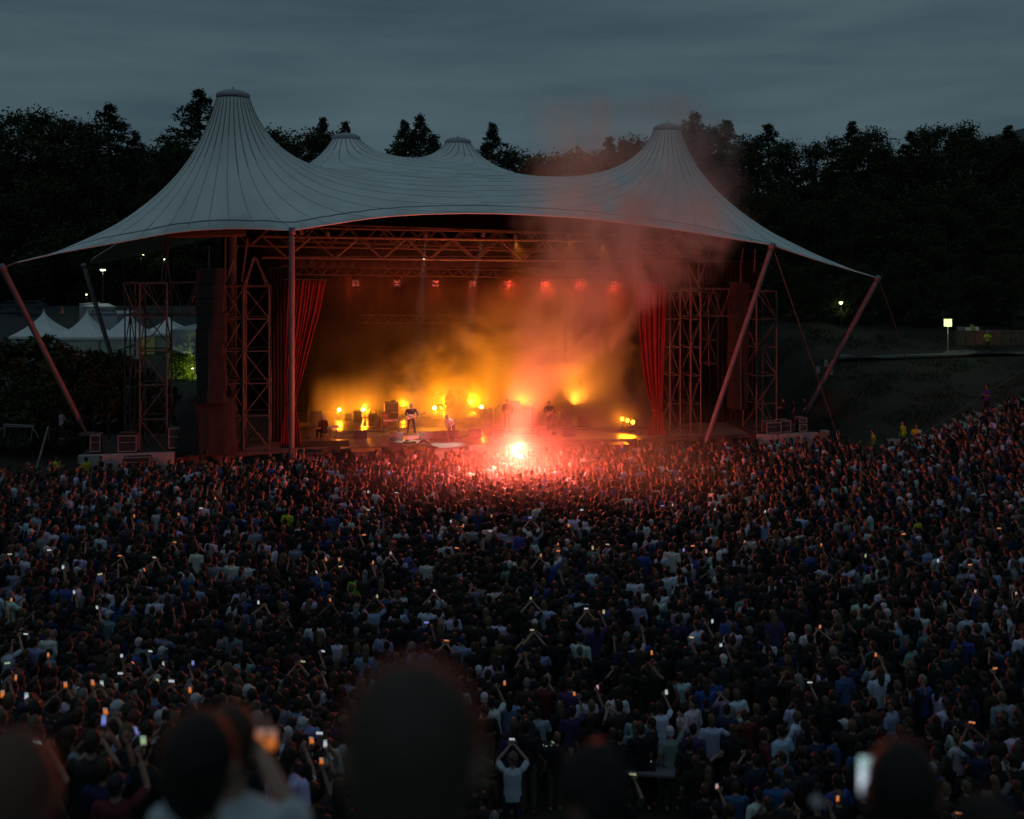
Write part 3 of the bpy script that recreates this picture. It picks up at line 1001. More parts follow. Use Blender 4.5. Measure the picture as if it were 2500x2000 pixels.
# small cans on the front truss; one throws pale light on the singer
for k, (px, py) in enumerate(((735, 566), (800, 573), (1038, 577), (1180, 572), (1258, 580), (1390, 577), (1470, 588))):
    p = S(px, py, 1.2)
    e = empty('truss_lamp', p, '%s small lamp clamped high on the front box truss' % ['leftmost', 'second from left', 'third from left', 'middle', 'fifth from left', 'sixth from left', 'rightmost'][k], 'stage lamp', 'small lamps on the front truss')
    aimp = S(1040, 1060, 1.2) if k in (2, 3) else L(aof(px, 900, 3), 3, FLOOR)
    fd = (aimp-p).normalized(); q = fd.to_track_quat('Z', 'Y').to_matrix()
    MB().lathe(p, [(.07, -.15), (.11, -.08), (.13, .12), (.14, .16), (.11, .16), (.10, .05), (0, .04)], 14, q).build('can', MAT['steel'], e, smooth=True)
    bar('clamp', p+Vector((0, 0, .05)), p+Vector((0, 0, .3)), 0.02, SD, e)
    if k in (4, 5, 6):
        light('amber_light', 'SPOT', p+fd*.2, 2200, (1, .27, .03), e, S((1330, 1430, 1500)[k-4], 850, -3.4), 0.08, spot_size=math.radians(60), spot_blend=0.9)  # added amber fill that turns the flare plume orange
    if k in (2, 3):
        light('follow_light', 'SPOT', p+fd*.2, 7000 if k == 2 else 6500, (1, .93, .82), e, S(1008, 1050, 1.5) if k == 2 else S(1090, 1080, 0.0), 0.06, spot_size=math.radians(11), spot_blend=0.7)

# ================================================================== the flare in the crowd
FLARE = P(1264, 1112, 47.6)
emat('flare_core', (1.0, 0.70, 0.50), 40)
fe = empty('hand_flare', FLARE-Vector((0, 0, .3)), 'burning red hand flare held up in the crowd in front of the stage', 'flare')
MB().tube(FLARE+Vector((.12, 0, -.35)), FLARE+Vector((0, 0, -.08)), .022, .024, 10).build('stick', MAT['front_board'], fe)
MB().path([FLARE+Vector((.22, 0, -.10)), FLARE+Vector((.12, 0, -.03)), FLARE+Vector((.0, 0, .02)), FLARE+Vector((-.12, 0, .08)), FLARE+Vector((-.24, 0, .17))], [.02, .06, .085, .07, .015], 10).build('flame', MAT['flare_core'], fe, smooth=True)
light('flare_light', 'POINT', FLARE+Vector((-.05, -.1, .45)), 6000, (1.0, 0.115, 0.066), fe, None, 0.16)

# ================================================================== smoke
def vol_mat(name, build, color=(.8, .8, .8), aniso=0.25):
    m = bpy.data.materials.new(name); m.use_nodes = True
    n, l = m.node_tree.nodes, m.node_tree.links
    n.clear()
    out = n.new('ShaderNodeOutputMaterial'); pv = n.new('ShaderNodeVolumePrincipled')
    pv.inputs['Color'].default_value = (*color, 1)
    pv.inputs['Anisotropy'].default_value = aniso
    l.new(pv.outputs[0], out.inputs['Volume'])
    def M(op, a, b=None, c=None, clamp=False):
        x = n.new('ShaderNodeMath'); x.operation = op; x.use_clamp = clamp
        for i, v in enumerate((a, b, c)):
            if v is None: continue
            if isinstance(v, (int, float)): x.inputs[i].default_value = v
            else: l.new(v, x.inputs[i])
        return x.outputs[0]
    def MR(v, a, b, c, d):
        x = n.new('ShaderNodeMapRange'); x.interpolation_type = 'SMOOTHSTEP'
        l.new(v, x.inputs[0])
        for i, q in enumerate((a, b, c, d)): x.inputs[i+1].default_value = q
        return x.outputs[0]
    tc = n.new('ShaderNodeTexCoord')
    sp = n.new('ShaderNodeSeparateXYZ'); l.new(tc.outputs['Object'], sp.inputs[0])
    def noise(scale, detail=3, vec=None, sc=(1, 1, 1), rough=0.55, dist=0.0):
        mp = n.new('ShaderNodeMapping'); mp.inputs['Scale'].default_value = sc
        l.new(vec or tc.outputs['Object'], mp.inputs[0])
        t = n.new('ShaderNodeTexNoise'); t.inputs['Scale'].default_value = scale; t.inputs['Detail'].default_value = detail
        t.inputs['Roughness'].default_value = rough; t.inputs['Distortion'].default_value = dist
        l.new(mp.outputs[0], t.inputs['Vector'])
        return t.outputs['Fac']
    dens = build(M, MR, noise, sp.outputs)
    l.new(dens, pv.inputs['Density'])
    return m

# haze and fog on the stage (object frame: x along the stage, y back, z up from the floor)
sa0, sa1 = aof(706, 1000, 6), aof(1625, 1000, 6)
def stage_smoke(M, MR, noise, xyz):
    x, y, z = xyz
    n1 = noise(0.24, 5, None, (1, 1, 1.15), 0.52, 0.9)
    w = MR(n1, 0.43, 0.56, 0.0, 1.0)
    # fog lies low on the left and climbs higher towards the right
    top = MR(x, -8.0, 5.0, 3.6, 11.5)
    low = MR(M('DIVIDE', z, top), 0.25, 1.0, 1.0, 0.05)
    side = MR(x, -10.5, -3.0, 0.30, 1.0)
    side2 = MR(x, 7.5, 10.0, 1.0, 0.5)
    d = M('MULTIPLY', M('MULTIPLY', M('MULTIPLY_ADD', w, 0.95, 0.05), low), M('MULTIPLY', side, side2))
    d = M('MULTIPLY', M('MULTIPLY', d, MR(y, -5.5, -3.8, 0.0, 1.0)), MR(M('ABSOLUTE', x), 9.6, 10.4, 1.0, 0.0))
    # thin air haze under the whole roof
    air = MR(M('ABSOLUTE', x), 10.0, 15.5, 0.0038, 0.0)
    return M('ADD', M('MULTIPLY', d, 0.50), air)
vm = vol_mat('stage_smoke', stage_smoke, (.82, .80, .78), 0.35)
sc_ = L((sa0+sa1)/2, 7.7, FLOOR)
me = MB().box((0, -1.75, 5.55), (31.0, 12.9, 11.0)).mesh('smoke', vm)
o = link('smoke', me, None, sc_); o.rotation_euler = (0, 0, TH)
tag(o, 'drifting fog on the stage glowing yellow and orange', 'smoke', kind='stuff')

# the flare's own smoke: a column that leans right, spreads and thins over the tent edge
pl0 = FLARE+Vector((0, 0, 0))
def plume(M, MR, noise, xyz):
    x, y, z = xyz
    # axis of the column at height z
    ax = M('ADD', M('MULTIPLY', MR(z, 1.0, 10.0, 0.0, 1.0), 5.2), M('MULTIPLY', MR(z, 9, 17, 0, 1), 0.2))
    wob = M('MULTIPLY', M('SUBTRACT', noise(0.24, 3), 0.5), M('MULTIPLY', MR(z, 0, 7, 0.06, 1.0), 5.0))
    dx = M('SUBTRACT', M('SUBTRACT', x, ax), wob)
    rad = M('ADD', MR(z, 0.5, 11.0, 0.50, 5.4), 0.3)
    ddx = M('DIVIDE', dx, rad)
    ddy = M('DIVIDE', y, M('ADD', MR(z, 0, 10, 0.4, 2.9), 0.2))
    r2 = M('ADD', M('MULTIPLY', ddx, ddx), M('MULTIPLY', ddy, ddy))
    core = MR(r2, 0.0, 1.0, 1.0, 0.0)
    n1 = noise(0.36, 5, None, (1.0, 1.0, 0.72), 0.55, 1.1)
    wisp = M('ADD', MR(n1, 0.38, 0.60, 0.0, 1.0), MR(z, 1.0, 7.5, 0.60, 0.0), None, True)
    thin = M('ADD', M('MULTIPLY', MR(z, 0.6, 3.4, 0.03, 1.0), MR(z, 1.0, 6.0, 0.50, 0.44)), M('MULTIPLY', MR(z, 9, 17, 0.0, 1.0), -0.20))
    d = M('MULTIPLY', M('MULTIPLY', core, wisp), thin)
    # ground-hugging drift round the foot
    drift = M('MULTIPLY', MR(M('ABSOLUTE', M('SUBTRACT', x, 0.6)), 0.0, 4.5, 1.0, 0.0), M('MULTIPLY', MR(z, -1.2, 1.4, 1.0, 0.0), wisp))
    drift = M('MULTIPLY', drift, MR(M('ABSOLUTE', y), 0.5, 2.5, 1.0, 0.0))
    # a thin veil that hangs over the front of the crowd
    veil = M('MULTIPLY', MR(M('ABSOLUTE', M('SUBTRACT', x, 1.0)), 2.0, 11.0, 1.0, 0.0), M('MULTIPLY', MR(z, -1.0, 3.2, 1.0, 0.0), MR(y, -7.5, -1.0, 0.25, 1.0)))
    return M('ADD', d, M('ADD', M('MULTIPLY', drift, 0.07), M('MULTIPLY', veil, 0.035)))
pm_ = vol_mat('flare_smoke', plume, (.88, .85, .83), 0.2)
m = MB().box((2.2, -2.3, 7.6), (23.0, 10.8, 18.2))
o = link('smoke', m.mesh('smoke', pm_), None, pl0+Vector((0, 0, .0)))
tag(o, 'pink smoke rising from the flare and drifting over the tent edge', 'smoke', kind='stuff')
# ================================================================== trees
def leaf_mat(name, c0, c1):
    m = mat(name, c0, 0.75, spec=0.2)
    n, l = m.node_tree.nodes, m.node_tree.links
    b = n['Principled BSDF']
    tc = n.new('ShaderNodeTexCoord'); t = n.new('ShaderNodeTexNoise'); t.inputs['Scale'].default_value = 0.8; t.inputs['Detail'].default_value = 4
    r = n.new('ShaderNodeValToRGB')
    r.color_ramp.elements[0].position = 0.35; r.color_ramp.elements[0].color = (*c0, 1)
    r.color_ramp.elements[1].position = 0.7; r.color_ramp.elements[1].color = (*c1, 1)
    l.new(tc.outputs['Object'], t.inputs['Vector']); l.new(t.outputs['Fac'], r.inputs['Fac']); l.new(r.outputs[0], b.inputs['Base Color'])
    return m
leaf_mat('leaf_broad', (0.035, 0.042, 0.018), (0.060, 0.070, 0.028))
leaf_mat('leaf_needle', (0.022, 0.032, 0.020), (0.040, 0.052, 0.030))
leaf_mat('leaf_bush', (0.035, 0.045, 0.016), (0.070, 0.080, 0.028))
mat('bark', (0.060, 0.048, 0.038), 0.9, noise=(0.035, 0.028, 0.022), bscale=4, bump=0.4)

def leaf(v, f, c, s, rnd, droop=0.0):
    """one leaf spray: two crossed blades"""
    d = Vector((rnd.gauss(0, 1), rnd.gauss(0, 1), rnd.gauss(0, .7)-droop)).normalized()
    a = d.orthogonal().normalized()
    a = Quaternion(d, rnd.uniform(0, 6.28)) @ a
    n = len(v)
    w = s*rnd.uniform(.35, .55)
    v += [c-d*s*.5, c+a*w*.5, c+d*s*.5, c-a*w*.5]
    f.append((n, n+1, n+2, n+3))

def broad_tree(seed, h=1.0, wid=0.42, nleaf=13000, low=0.10, ls=1.0):
    """unit tree, height 1: trunk with limbs, crown of clumps"""
    rnd = random.Random(seed)
    tm = MB(); v = []; f = []
    top = Vector((rnd.uniform(-.03, .03), rnd.uniform(-.03, .03), .8))
    tm.path([(0, 0, 0), (0.005, 0, .12), top*0.45+Vector((.01, 0, 0)), top], [.026, .020, .014, .004], 8)
    clumps = []
    for k in range(64):
        zt = rnd.uniform(low, .97)
        prof = math.sin(math.pi*min(1, max(0.02, (zt-low*.7)/(1.02-low*.7)))**0.75)
        ang = rnd.uniform(0, 6.283)
        rr = wid*prof*rnd.uniform(.35, 1.0)
        c = Vector((rr*math.cos(ang), rr*math.sin(ang), zt))
        clumps.append((c, rnd.uniform(.055, .115)))
        if k < 14:
            s = Vector((0, 0, max(.12, zt-rnd.uniform(.1, .25))))
            s.x = top.x*s.z; s.y = top.y*s.z
            tm.path([s, s.lerp(c, .5)+Vector((0, 0, -.015)), c], [.009, .006, .002], 5)
    for k in range(nleaf):
        c, r = clumps[rnd.randrange(len(clumps))]
        d = Vector((rnd.gauss(0, 1), rnd.gauss(0, 1), rnd.gauss(0, .8)))
        d = d.normalized()*r*rnd.uniform(.10, .92)
        leaf(v, f, c+d, rnd.uniform(.013, .026)*ls, rnd)
    for k in range(9):    # ragged tips
        ang = rnd.uniform(0, 6.28); zt = rnd.uniform(.7, 1.0)
        c = Vector((wid*.55*math.cos(ang)*(1.25-zt), wid*.55*math.sin(ang)*(1.2-zt), min(zt, .95)))
        for q in range(40):
            leaf(v, f, c+Vector((rnd.gauss(0, .014), rnd.gauss(0, .014), abs(rnd.gauss(0, .02)))), .017, rnd)
    return tm, v, f

def conifer(seed, wid=0.2, nlev=56, gaps=0.25, base=0.12):
    rnd = random.Random(seed)
    tm = MB(); v = []; f = []
    tm.path([(0, 0, 0), (0.004, 0.002, .5), (0, 0, 1)], [.017, .010, .001], 8)
    for k in range(nlev):
        z = base+(1-base)*(k/nlev)**0.92; z0 = z
        L_ = min(wid, .68*(1-z)*(wid/.21))+.003
        nb = rnd.randint(5, 8)
        for j in range(nb):
            if rnd.random() < gaps*(0.4+0.6*(1-z)): continue
            ang = rnd.uniform(0, 6.283)
            ln = L_*rnd.uniform(.6, 1.12)
            d = Vector((math.cos(ang), math.sin(ang), 0))
            z = min(.99, max(base, z0+rnd.uniform(-.014, .014)))
            tip = Vector((0, 0, z-ln*rnd.uniform(-.05, .35)))+d*ln
            if j % 2 == 0: tm.path([(0, 0, z), tip], [.003, .001], 4)
            m = int(12+46*ln/wid)
            for q in range(m):
                t = rnd.uniform(.15, 1.0)**.8
                c = Vector((0, 0, z)).lerp(tip, t)
                sp = .008*(1.3-t)+.002
                leaf(v, f, c+Vector((rnd.gauss(0, sp), rnd.gauss(0, sp), rnd.gauss(-.004, .007))), rnd.uniform(.011, .021), rnd, .5)
    return tm, v, f

def tree_meshes(data, leafmat):
    tm, v, f = data
    cm = bpy.data.meshes.new('crown'); cm.from_pydata([tuple(q) for q in v], [], f); cm.materials.append(MAT[leafmat])
    return tm.mesh('trunk', MAT['bark'], smooth=True), cm
BROAD = [tree_meshes(broad_tree(s, wid=w), 'leaf_broad') for s, w in ((1, .40), (2, .34), (3, .46), (4, .37))]
CONIF = [tree_meshes(conifer(s, wid=w, gaps=g), 'leaf_needle') for s, w, g in ((11, .21, .15), (12, .18, .2), (13, .25, .25))]
BUSH = [tree_meshes(broad_tree(s, wid=.62, nleaf=6000, low=.03, ls=2.6), 'leaf_bush') for s in (21, 22)]

def tree(name, kinds, idx, px, py_top, d, label, group, base=None, sx=1.0, rz=None):
    if px < 640 and 'bush' not in name: d = max(d, 90)+75
    x = (px-1250)/FPX*d
    zb = ground_z(x, d) if base is None else base
    h = P(px, py_top, d).z-zb
    rz = rz if rz is not None else (px*7.3 % 6.28)
    e = empty(name, (x, d, zb-0.1), label, 'tree' if 'bush' not in name else 'bush', group, rz)
    tm, cm = kinds[idx % len(kinds)]
    for nm, me in (('trunk', tm), ('crown', cm)):
        o = link(nm, me, e); o.scale = (h*sx, h*sx, h)
    return e

def where(px):
    return ('far left' if px < 300 else 'left' if px < 640 else 'behind the tent' if px < 1500 else 'right' if px < 2050 else 'far right')
# conifers that stand out against the sky
for k, (px, py, d, i, sx, lab) in enumerate((
    (268, 248, 105, 2, 1.25, 'tall broad spruce with gaps in its crown at the far left'),
    (330, 318, 112, 0, 1.1, 'smaller spruce just right of the tall gappy spruce at the far left'),
    (486, 212, 108, 2, 1.15, 'tall pointed spruce just left of the highest tent peak'),
    (788, 284, 150, 1, 1.0, 'thin spruce poking up behind the two left tent peaks'),
    (843, 294, 150, 1, 1.0, 'spruce tip right behind the left rear tent cap'),
    (988, 291, 118, 0, .95, 'left spruce of the close pair between the rear tent peaks'),
    (1026, 273, 118, 2, .85, 'right and taller spruce of the close pair between the rear tent peaks'),
    (1060, 325, 122, 0, 1.1, 'small spruce beside the close pair, left of the right rear tent cap'),
    (1203, 297, 125, 0, .95, 'lone pointed spruce right of the right rear tent cap'),
    (1488, 331, 130, 1, 1.1, 'spruce seen through pink smoke left of the right tent peak'),
    (1520, 340, 130, 0, 1.1, 'second spruce seen through pink smoke, closest to the right tent peak'),
    (1696, 268, 108, 2, 1.2, 'highest spruce right behind the right tent peak'),
    (1775, 290, 110, 0, 1.4, 'spruce in the right wood, two trees right of the right tent peak'),
    (1876, 297, 112, 2, 1.2, 'pointed spruce in the right wood above the lit raking strut'),
    (2080, 294, 112, 0, 1.2, 'pointed spruce in the right wood above the far right strut'),
    (2225, 318, 112, 1, 1.5, 'narrow spruce in the far right wood left of the lantern post'),
    (2462, 304, 112, 0, 1.3, 'spruce near the right edge of the photo'))):
    tree('spruce_tree', CONIF, i, px, py, d, lab, 'spruces against the sky', sx=sx)
# broadleaf wood
rt = random.Random(17)
broads = [(-40, 285, 95, 1.0), (45, 272, 98, 1.0), (120, 270, 98, 1.1), (185, 282, 100, .9), (225, 420, 96, .9), (300, 470, 96, 1.0), (380, 430, 100, .9), (430, 330, 104, .9), (540, 330, 110, .9),
          (680, 312, 135, .9), (745, 318, 135, 1.0), (820, 312, 138, .9), (620, 330, 135, 1.0), (1110, 375, 135, 1.0), (1265, 362, 130, 1.0), (1330, 366, 128, 1.0), (1395, 362, 128, 1.1), (1445, 372, 128, 1.0), (1560, 335, 120, .9), (1590, 335, 115, .9),
          (1672, 300, 108, .85), (1735, 305, 108, .9), (1830, 332, 108, 1.0), (1925, 335, 110, .95), (1985, 345, 110, .9), (2040, 332, 110, .9), (2125, 312, 108, .9), (2165, 350, 108, .9), (2265, 305, 106, .95), (2310, 304, 106, 1.0), (2362, 302, 106, .9), (2415, 325, 106, .95), (2490, 345, 104, 1.0), (2560, 330, 104, 1.0)]
for k, (px, py, d, sx) in enumerate(broads):
    nb = sorted(q[0] for q in broads)
    rank = sum(1 for q in broads if where(q[0]) == where(px) and q[0] < px)
    lab = 'dark round headed broadleaf tree %s, %s from left there' % ({'far left': 'at the far left', 'left': 'left of the tent', 'behind the tent': 'behind the tent', 'right': 'in the right wood', 'far right': 'in the far right wood'}[where(px)], ordinal(rank))
    tree('broadleaf_tree', BROAD, k, px, py, d, lab, 'broadleaf trees of the wood', sx=sx)
# lower rows that close the wood
rows_ = []
for k in range(17):
    px = 1560+k*62+rt.uniform(-15, 15); rows_.append((px, 470+rt.uniform(-25, 35), 96+rt.uniform(-3, 3), 'middle'))
for k in range(14):
    px = 1900+k*48+rt.uniform(-12, 12); rows_.append((px, 640+rt.uniform(-30, 30), 86+rt.uniform(-2, 2), 'lower'))
for k in range(9):
    px = -20+k*62+rt.uniform(-15, 15); rows_.append((px, 430+rt.uniform(-30, 30), 122+rt.uniform(-4, 4), 'left'))
for k in range(13):
    px = -30+k*50+rt.uniform(-10, 10); rows_.append((px, 352+rt.uniform(-15, 40), 140+rt.uniform(-4, 4), 'rear'))
for k in range(8):
    px = 20+k*70+rt.uniform(-15, 15); rows_.append((px, 560+rt.uniform(-20, 20), 150+rt.uniform(-4, 4), 'deep'))
cnt = {}
for k, (px, py, d, row) in enumerate(rows_):
    cnt[row] = cnt.get(row, 0)+1
    lab = {'middle': 'shadowy tree in the middle row of the right wood, %s from left',
           'lower': 'low shadowy tree on the bank above the path, %s from left',
           'left': 'shadowy tree in the second row of the left wood, %s from left',
           'rear': 'shadowy tree in the rear row of the left wood, %s from left',
           'deep': 'low shadowy tree deep under the left wood, %s from left'}[row] % ordinal(cnt[row]-1)
    tree('broadleaf_tree', BROAD, k+1, px, py, d, lab, 'shadowy trees of the lower rows', sx=1.15)
# bushes in front of the pavilions
for k, (px, py, d, sx) in enumerate(((30, 825, 66, 1.0), (105, 815, 68, .9), (165, 830, 70, .8), (225, 850, 70, .8), (272, 852, 69, .8), (315, 868, 68, .8), (60, 925, 60, .9), (135, 930, 60, .8), (210, 930, 60, .8), (285, 940, 60, .8), (350, 930, 62, .7))):
    tree('garden_bush', BUSH, k, px, py, d, 'dark leafy bush left of the stage, %s from left in the %s row' % (ordinal(k if k < 6 else k-6), 'upper' if k < 6 else 'lower'), 'bushes left of the stage', sx=sx*1.3)
for k in range(7):
    tree('garden_bush', BUSH, k, 1990+k*78, 800+((k*37) % 30), 80, 'dark bush behind the path wall on the bank, %s from left' % ordinal(k), 'bushes on the bank', sx=1.4)

# ================================================================== white pavilions, lorry and yard at the left
mat('pavilion', (0.74, 0.75, 0.72), 0.7, noise=(0.64, 0.66, 0.63), bscale=1.0)
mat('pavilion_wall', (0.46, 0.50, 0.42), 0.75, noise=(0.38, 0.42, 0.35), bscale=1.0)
emat('tent_glow', (0.62, 0.80, 0.22), 0.16)
mat('lorry_white', (0.42, 0.44, 0.47), 0.5, noise=(0.34, 0.36, 0.38), bscale=0.8)
def pavilion(px, py_top, py_eave, wpx, d, label, lamp=0.0):
    c = P(px, py_eave, d); w = wpx/FPX*d; zt = P(px, py_top, d).z; ze = c.z
    e = empty('pavilion_tent', (c.x, d+w/2, 0), label, 'pavilion tent', 'white pavilion tents')
    m = MB(); n = 14; ns = 8
    base = e.location
    for i in range(n+1):
        t = i/n
        r = (1-t)**1.75*0.985+0.012*(t > .99)
        z = ze+(zt-ze)*t
        rr = max(0.012, r)
        for s in range(4):
            for q in range(ns):
                u = -1+2*q/ns
                cx, cy_ = ((u, -1), (1, u), (-u, 1), (-1, -u))[s]
                m.v.append(Vector((base.x+cx*w/2*rr, base.y+cy_*w/2*rr, z)))
    k4 = 4*ns
    for i in range(n):
        for q in range(k4):
            a = i*k4+q; b = i*k4+(q+1) % k4
            m.addf((a, b, b+k4, a+k4))
    o = m.build('roof', MAT['pavilion'], e, smooth=True)
    # scalloped valance
    m = MB(); nsc = 12
    for s in range(4):
        for q in range(nsc*6):
            t0, t1 = q/(nsc*6), (q+1)/(nsc*6)
            pp = []
            for t in (t0, t1):
                u = -1+2*t
                cx, cy_ = ((u, -1), (1, u), (-u, 1), (-1, -u))[s]
                dz = 0.22+0.07*abs(math.sin(t*nsc*math.pi))
                pp.append((Vector((base.x+cx*(w/2+.01), base.y+cy_*(w/2+.01), ze)), Vector((base.x+cx*(w/2+.01), base.y+cy_*(w/2+.01), ze-dz))))
            m.poly([pp[0][0], pp[1][0], pp[1][1], pp[0][1]])
    m.build('valance', MAT['pavilion'], e)
    for s in range(4):
        sx, sy = ((-1, -1), (1, -1), (1, 1), (-1, 1))[s]
        bar('pole', (base.x+sx*w*.48, base.y+sy*w*.48, 0), (base.x+sx*w*.48, base.y+sy*w*.48, ze), .04, ST, e)
    for s in (0, 2):
        sy = -1 if s == 0 else 1
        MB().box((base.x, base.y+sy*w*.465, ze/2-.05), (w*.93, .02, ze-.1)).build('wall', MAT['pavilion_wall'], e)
    MB().tube((base.x, base.y, zt-.05), (base.x, base.y, zt+.15), .03, .02).build('finial', ST, e)
    if lamp:
        light('inside_lamp', 'POINT', (base.x, base.y-w*.2, ze*.7), lamp, (.8, 1.0, .35), e, None, .2)
pavilion(80, 757, 822, 118, 113, 'leftmost white pavilion tent, partly hidden by the far left strut')
pavilion(190, 756, 824, 108, 113, 'white pavilion tent in full view between the two left struts')
pavilion(293, 756, 823, 106, 112, 'white pavilion tent directly behind the dark raking strut', 18)
pavilion(393, 772, 815, 108, 118, 'white pavilion tent seen through the left scaffold tower')
pavilion(492, 775, 812, 96, 120, 'yellow lit pavilion tent mostly hidden by the covered loudspeaker column', 30)
# low hall roof and a lit leafy wall behind the left scaffold
e = empty('low_hall', P(455, 880, 95)*1.0, 'low hall with a sloping dark roof seen between the scaffold and the loudspeaker column', 'hall')
e.location.z = 0
MB().prism([P(415, 805, 95), P(500, 805, 95), P(500, 870, 95), P(415, 842, 95)], (0, 8, 0)).build('roof', MAT['lorry_white'], e)
MB().prism([P(412, 843, 94.9), P(502, 872, 94.9), P(502, 880, 94.9), P(412, 851, 94.9)], (0, .2, 0)).build('gutter', MAT['white_paint'], e)
mat('hall_wall', (0.40, 0.44, 0.10), 0.8, noise=(0.30, 0.34, 0.07), bscale=.8)
MB().prism([P(405, 852, 95.1), P(500, 880, 95.1), P(500, 960, 95.1), P(405, 975, 95.1)], (0, 3, 0)).build('wall', MAT['hall_wall'], e)
wl_ = P(470, 900, 92.5)
bar('lamp_post', (wl_.x, wl_.y, 0), (wl_.x, wl_.y, wl_.z), .03, SD, e)
MB().ell((wl_.x, wl_.y, wl_.z), (.08, .08, .06)).build('lamp', MAT['lens_white'], e)
light('wall_light', 'SPOT', wl_+Vector((0, .3, -.2)), 150, (.72, 1.0, .18), e, wl_+Vector((0, 6, .3)), .1, spot_size=math.radians(120), spot_blend=.5)
# ivy hanging over that wall
iv = []; ivf = []
rv = random.Random(9)
for k in range(1500):
    strand = rv.randrange(9); px = 420+strand*9+rv.gauss(0, 2.5); py = 862+abs(rv.gauss(0, 1))*38
    leaf(iv, ivf, P(px, py, 94+rv.uniform(-.4, .4)), .22, rv)
im = bpy.data.meshes.new('ivy'); im.from_pydata([tuple(q) for q in iv], [], ivf); im.materials.append(MAT['leaf_bush'])
tag(link('ivy', im), 'ivy trailing over the yellow green lit hall wall', 'ivy', kind='stuff')

# lorry with a sign board
c = P(232, 800, 132)
e = empty('box_lorry', (c.x, c.y, 0), 'white box lorry with a name board parked behind the pavilion tents', 'lorry')
def pb(m, x0, y0, x1, y1, d, th): return m.prism([P(x0, y0, d), P(x1, y0, d), P(x1, y1, d), P(x0, y1, d)], (0, th, 0))
pb(MB(), 211, 768, 285, 835, 132, 9).build('body', MAT['lorry_white'], e)
MB().prism([P(194, 741, 140.9), P(265, 741, 140.9), P(285, 750, 132.02), P(211, 750, 132.02)], (0, 0, -.1)).build('roof', MAT['white_paint'], e)
pb(MB(), 194, 742, 211, 830, 136, 4.5).build('side', MAT['lorry_white'], e)
pb(MB(), 210, 749, 283, 768, 131.9, .1).build('board', MAT['case_panel'], e)
pb(MB(), 211.5, 750.5, 281.5, 766.5, 131.87, .02).build('board_face', MAT['lorry_white'], e)
mat('logo_yellow', (.45, .48, .05), .6); mat('ink', (.015, .015, .02), .6)
lc = P(225, 757.5, 131.84)
MB().lathe(lc, [(.22, 0), (.22, .02), (0, .02)], 20, Matrix.Rotation(math.pi/2, 3, 'X')).build('logo', MAT['logo_yellow'], e)
MB().box(lc+Vector((.1, -.03, -.12)), (.22, .02, .16)).build('logo_shadow', MAT['ink'], e)
def text(body, p, size, m, parent, name='lettering', rot=(math.pi/2, 0, 0), align='LEFT'):
    cu = bpy.data.curves.new(name, 'FONT'); cu.body = body; cu.size = size; cu.extrude = 0.004; cu.align_x = align
    cu.materials.append(m)
    t_ = bpy.data.objects.new(name, cu); COL.objects.link(t_)
    me = bpy.data.meshes.new_from_object(t_.evaluated_get(bpy.context.evaluated_depsgraph_get()))
    me.materials.clear(); me.materials.append(m)
    bpy.data.objects.remove(t_)
    o = link(name, me)
    o.parent = parent; o.location = Vector(p)-parent.location; o.rotation_euler = rot
    return o
text('ALLROUND', P(231, 760, 131.83), .52, MAT['ink'], e)
MB().box(P(222, 786, 131.9), (.45, .03, .8)).build('warning_plate', MAT['logo_yellow'], e)
for sx in (216, 280):
    w = P(sx, 836, 133)
    MB().lathe((w.x, w.y-.1, .5), [(.5, 0), (.5, .3)], 18, Matrix.Rotation(math.pi/2, 3, 'X')).build('wheel', MAT['black'], e)
# parked cars (roofs show above the pavilions), traffic cone
mat('car_dark', (.03, .04, .06), .35, spec=.5)
mat('glass_dark', (.02, .025, .03), .08, spec=.8)
def car(px, py, d, label):
    p = P(px, py, d); zg = p.z
    e = empty('parked_car', (p.x, p.y, zg), label, 'car', 'cars parked behind the pavilion tents')
    m = MB()
    prof = [(-2.1, .3), (-2.15, .75), (-1.35, .92), (-.75, 1.4), (.7, 1.45), (1.5, .98), (2.1, .85), (2.15, .35)]
    m.prism([(p.x+a, p.y-.85, zg+b) for a, b in prof], (0, 1.7, 0)); m.build('body', MAT['car_dark'], e)
    MB().prism([(p.x+a, p.y-.86, zg+b) for a, b in ((-1.2, .95), (-.7, 1.33), (.65, 1.36), (1.3, .98))], (0, .02, 0)).build('window', MAT['glass_dark'], e)
    for a in (-1.35, 1.35):
        MB().lathe((p.x+a, p.y-.82, zg+.32), [(.32, 0), (.32, .2)], 16, Matrix.Rotation(math.pi/2, 3, 'X')).build('wheel', MAT['black'], e)
    MB().box((p.x-2.1, p.y-.6, zg+.65), (.1, .3, .12)).build('headlight', MAT['white_paint'], e)
for q in (car(78, 757, 150, 'dark parked car above the left pavilion tents, nearer the lorry'), car(30, 757, 152, 'dark parked car at the left edge above the pavilion tents')): pass
ym = MB(); ym.poly([(-110, 118, .35), (-34, 118, .35), (-34, 133, 1.0), (-110, 133, 1.0)]); ym.poly([(-110, 133, 1.0), (-34, 133, 1.0), (-34, 160, 3.6), (-110, 160, 3.6)])
tag(ym.build('yard_road', MAT['asphalt']), kind='structure')
p = P(152, 765, 133); p.z = 2.9
e = empty('traffic_cone', P(152, 766, 133), 'small orange traffic cone beside the lorry', 'cone')
mat('cone_orange', (.5, .10, .02), .6)
MB().lathe(e.location, [(.3, 0), (.3, .05), (.2, .06), (.04, .95), (.0, .96)], 14).build('shell', MAT['cone_orange'], e, smooth=True)
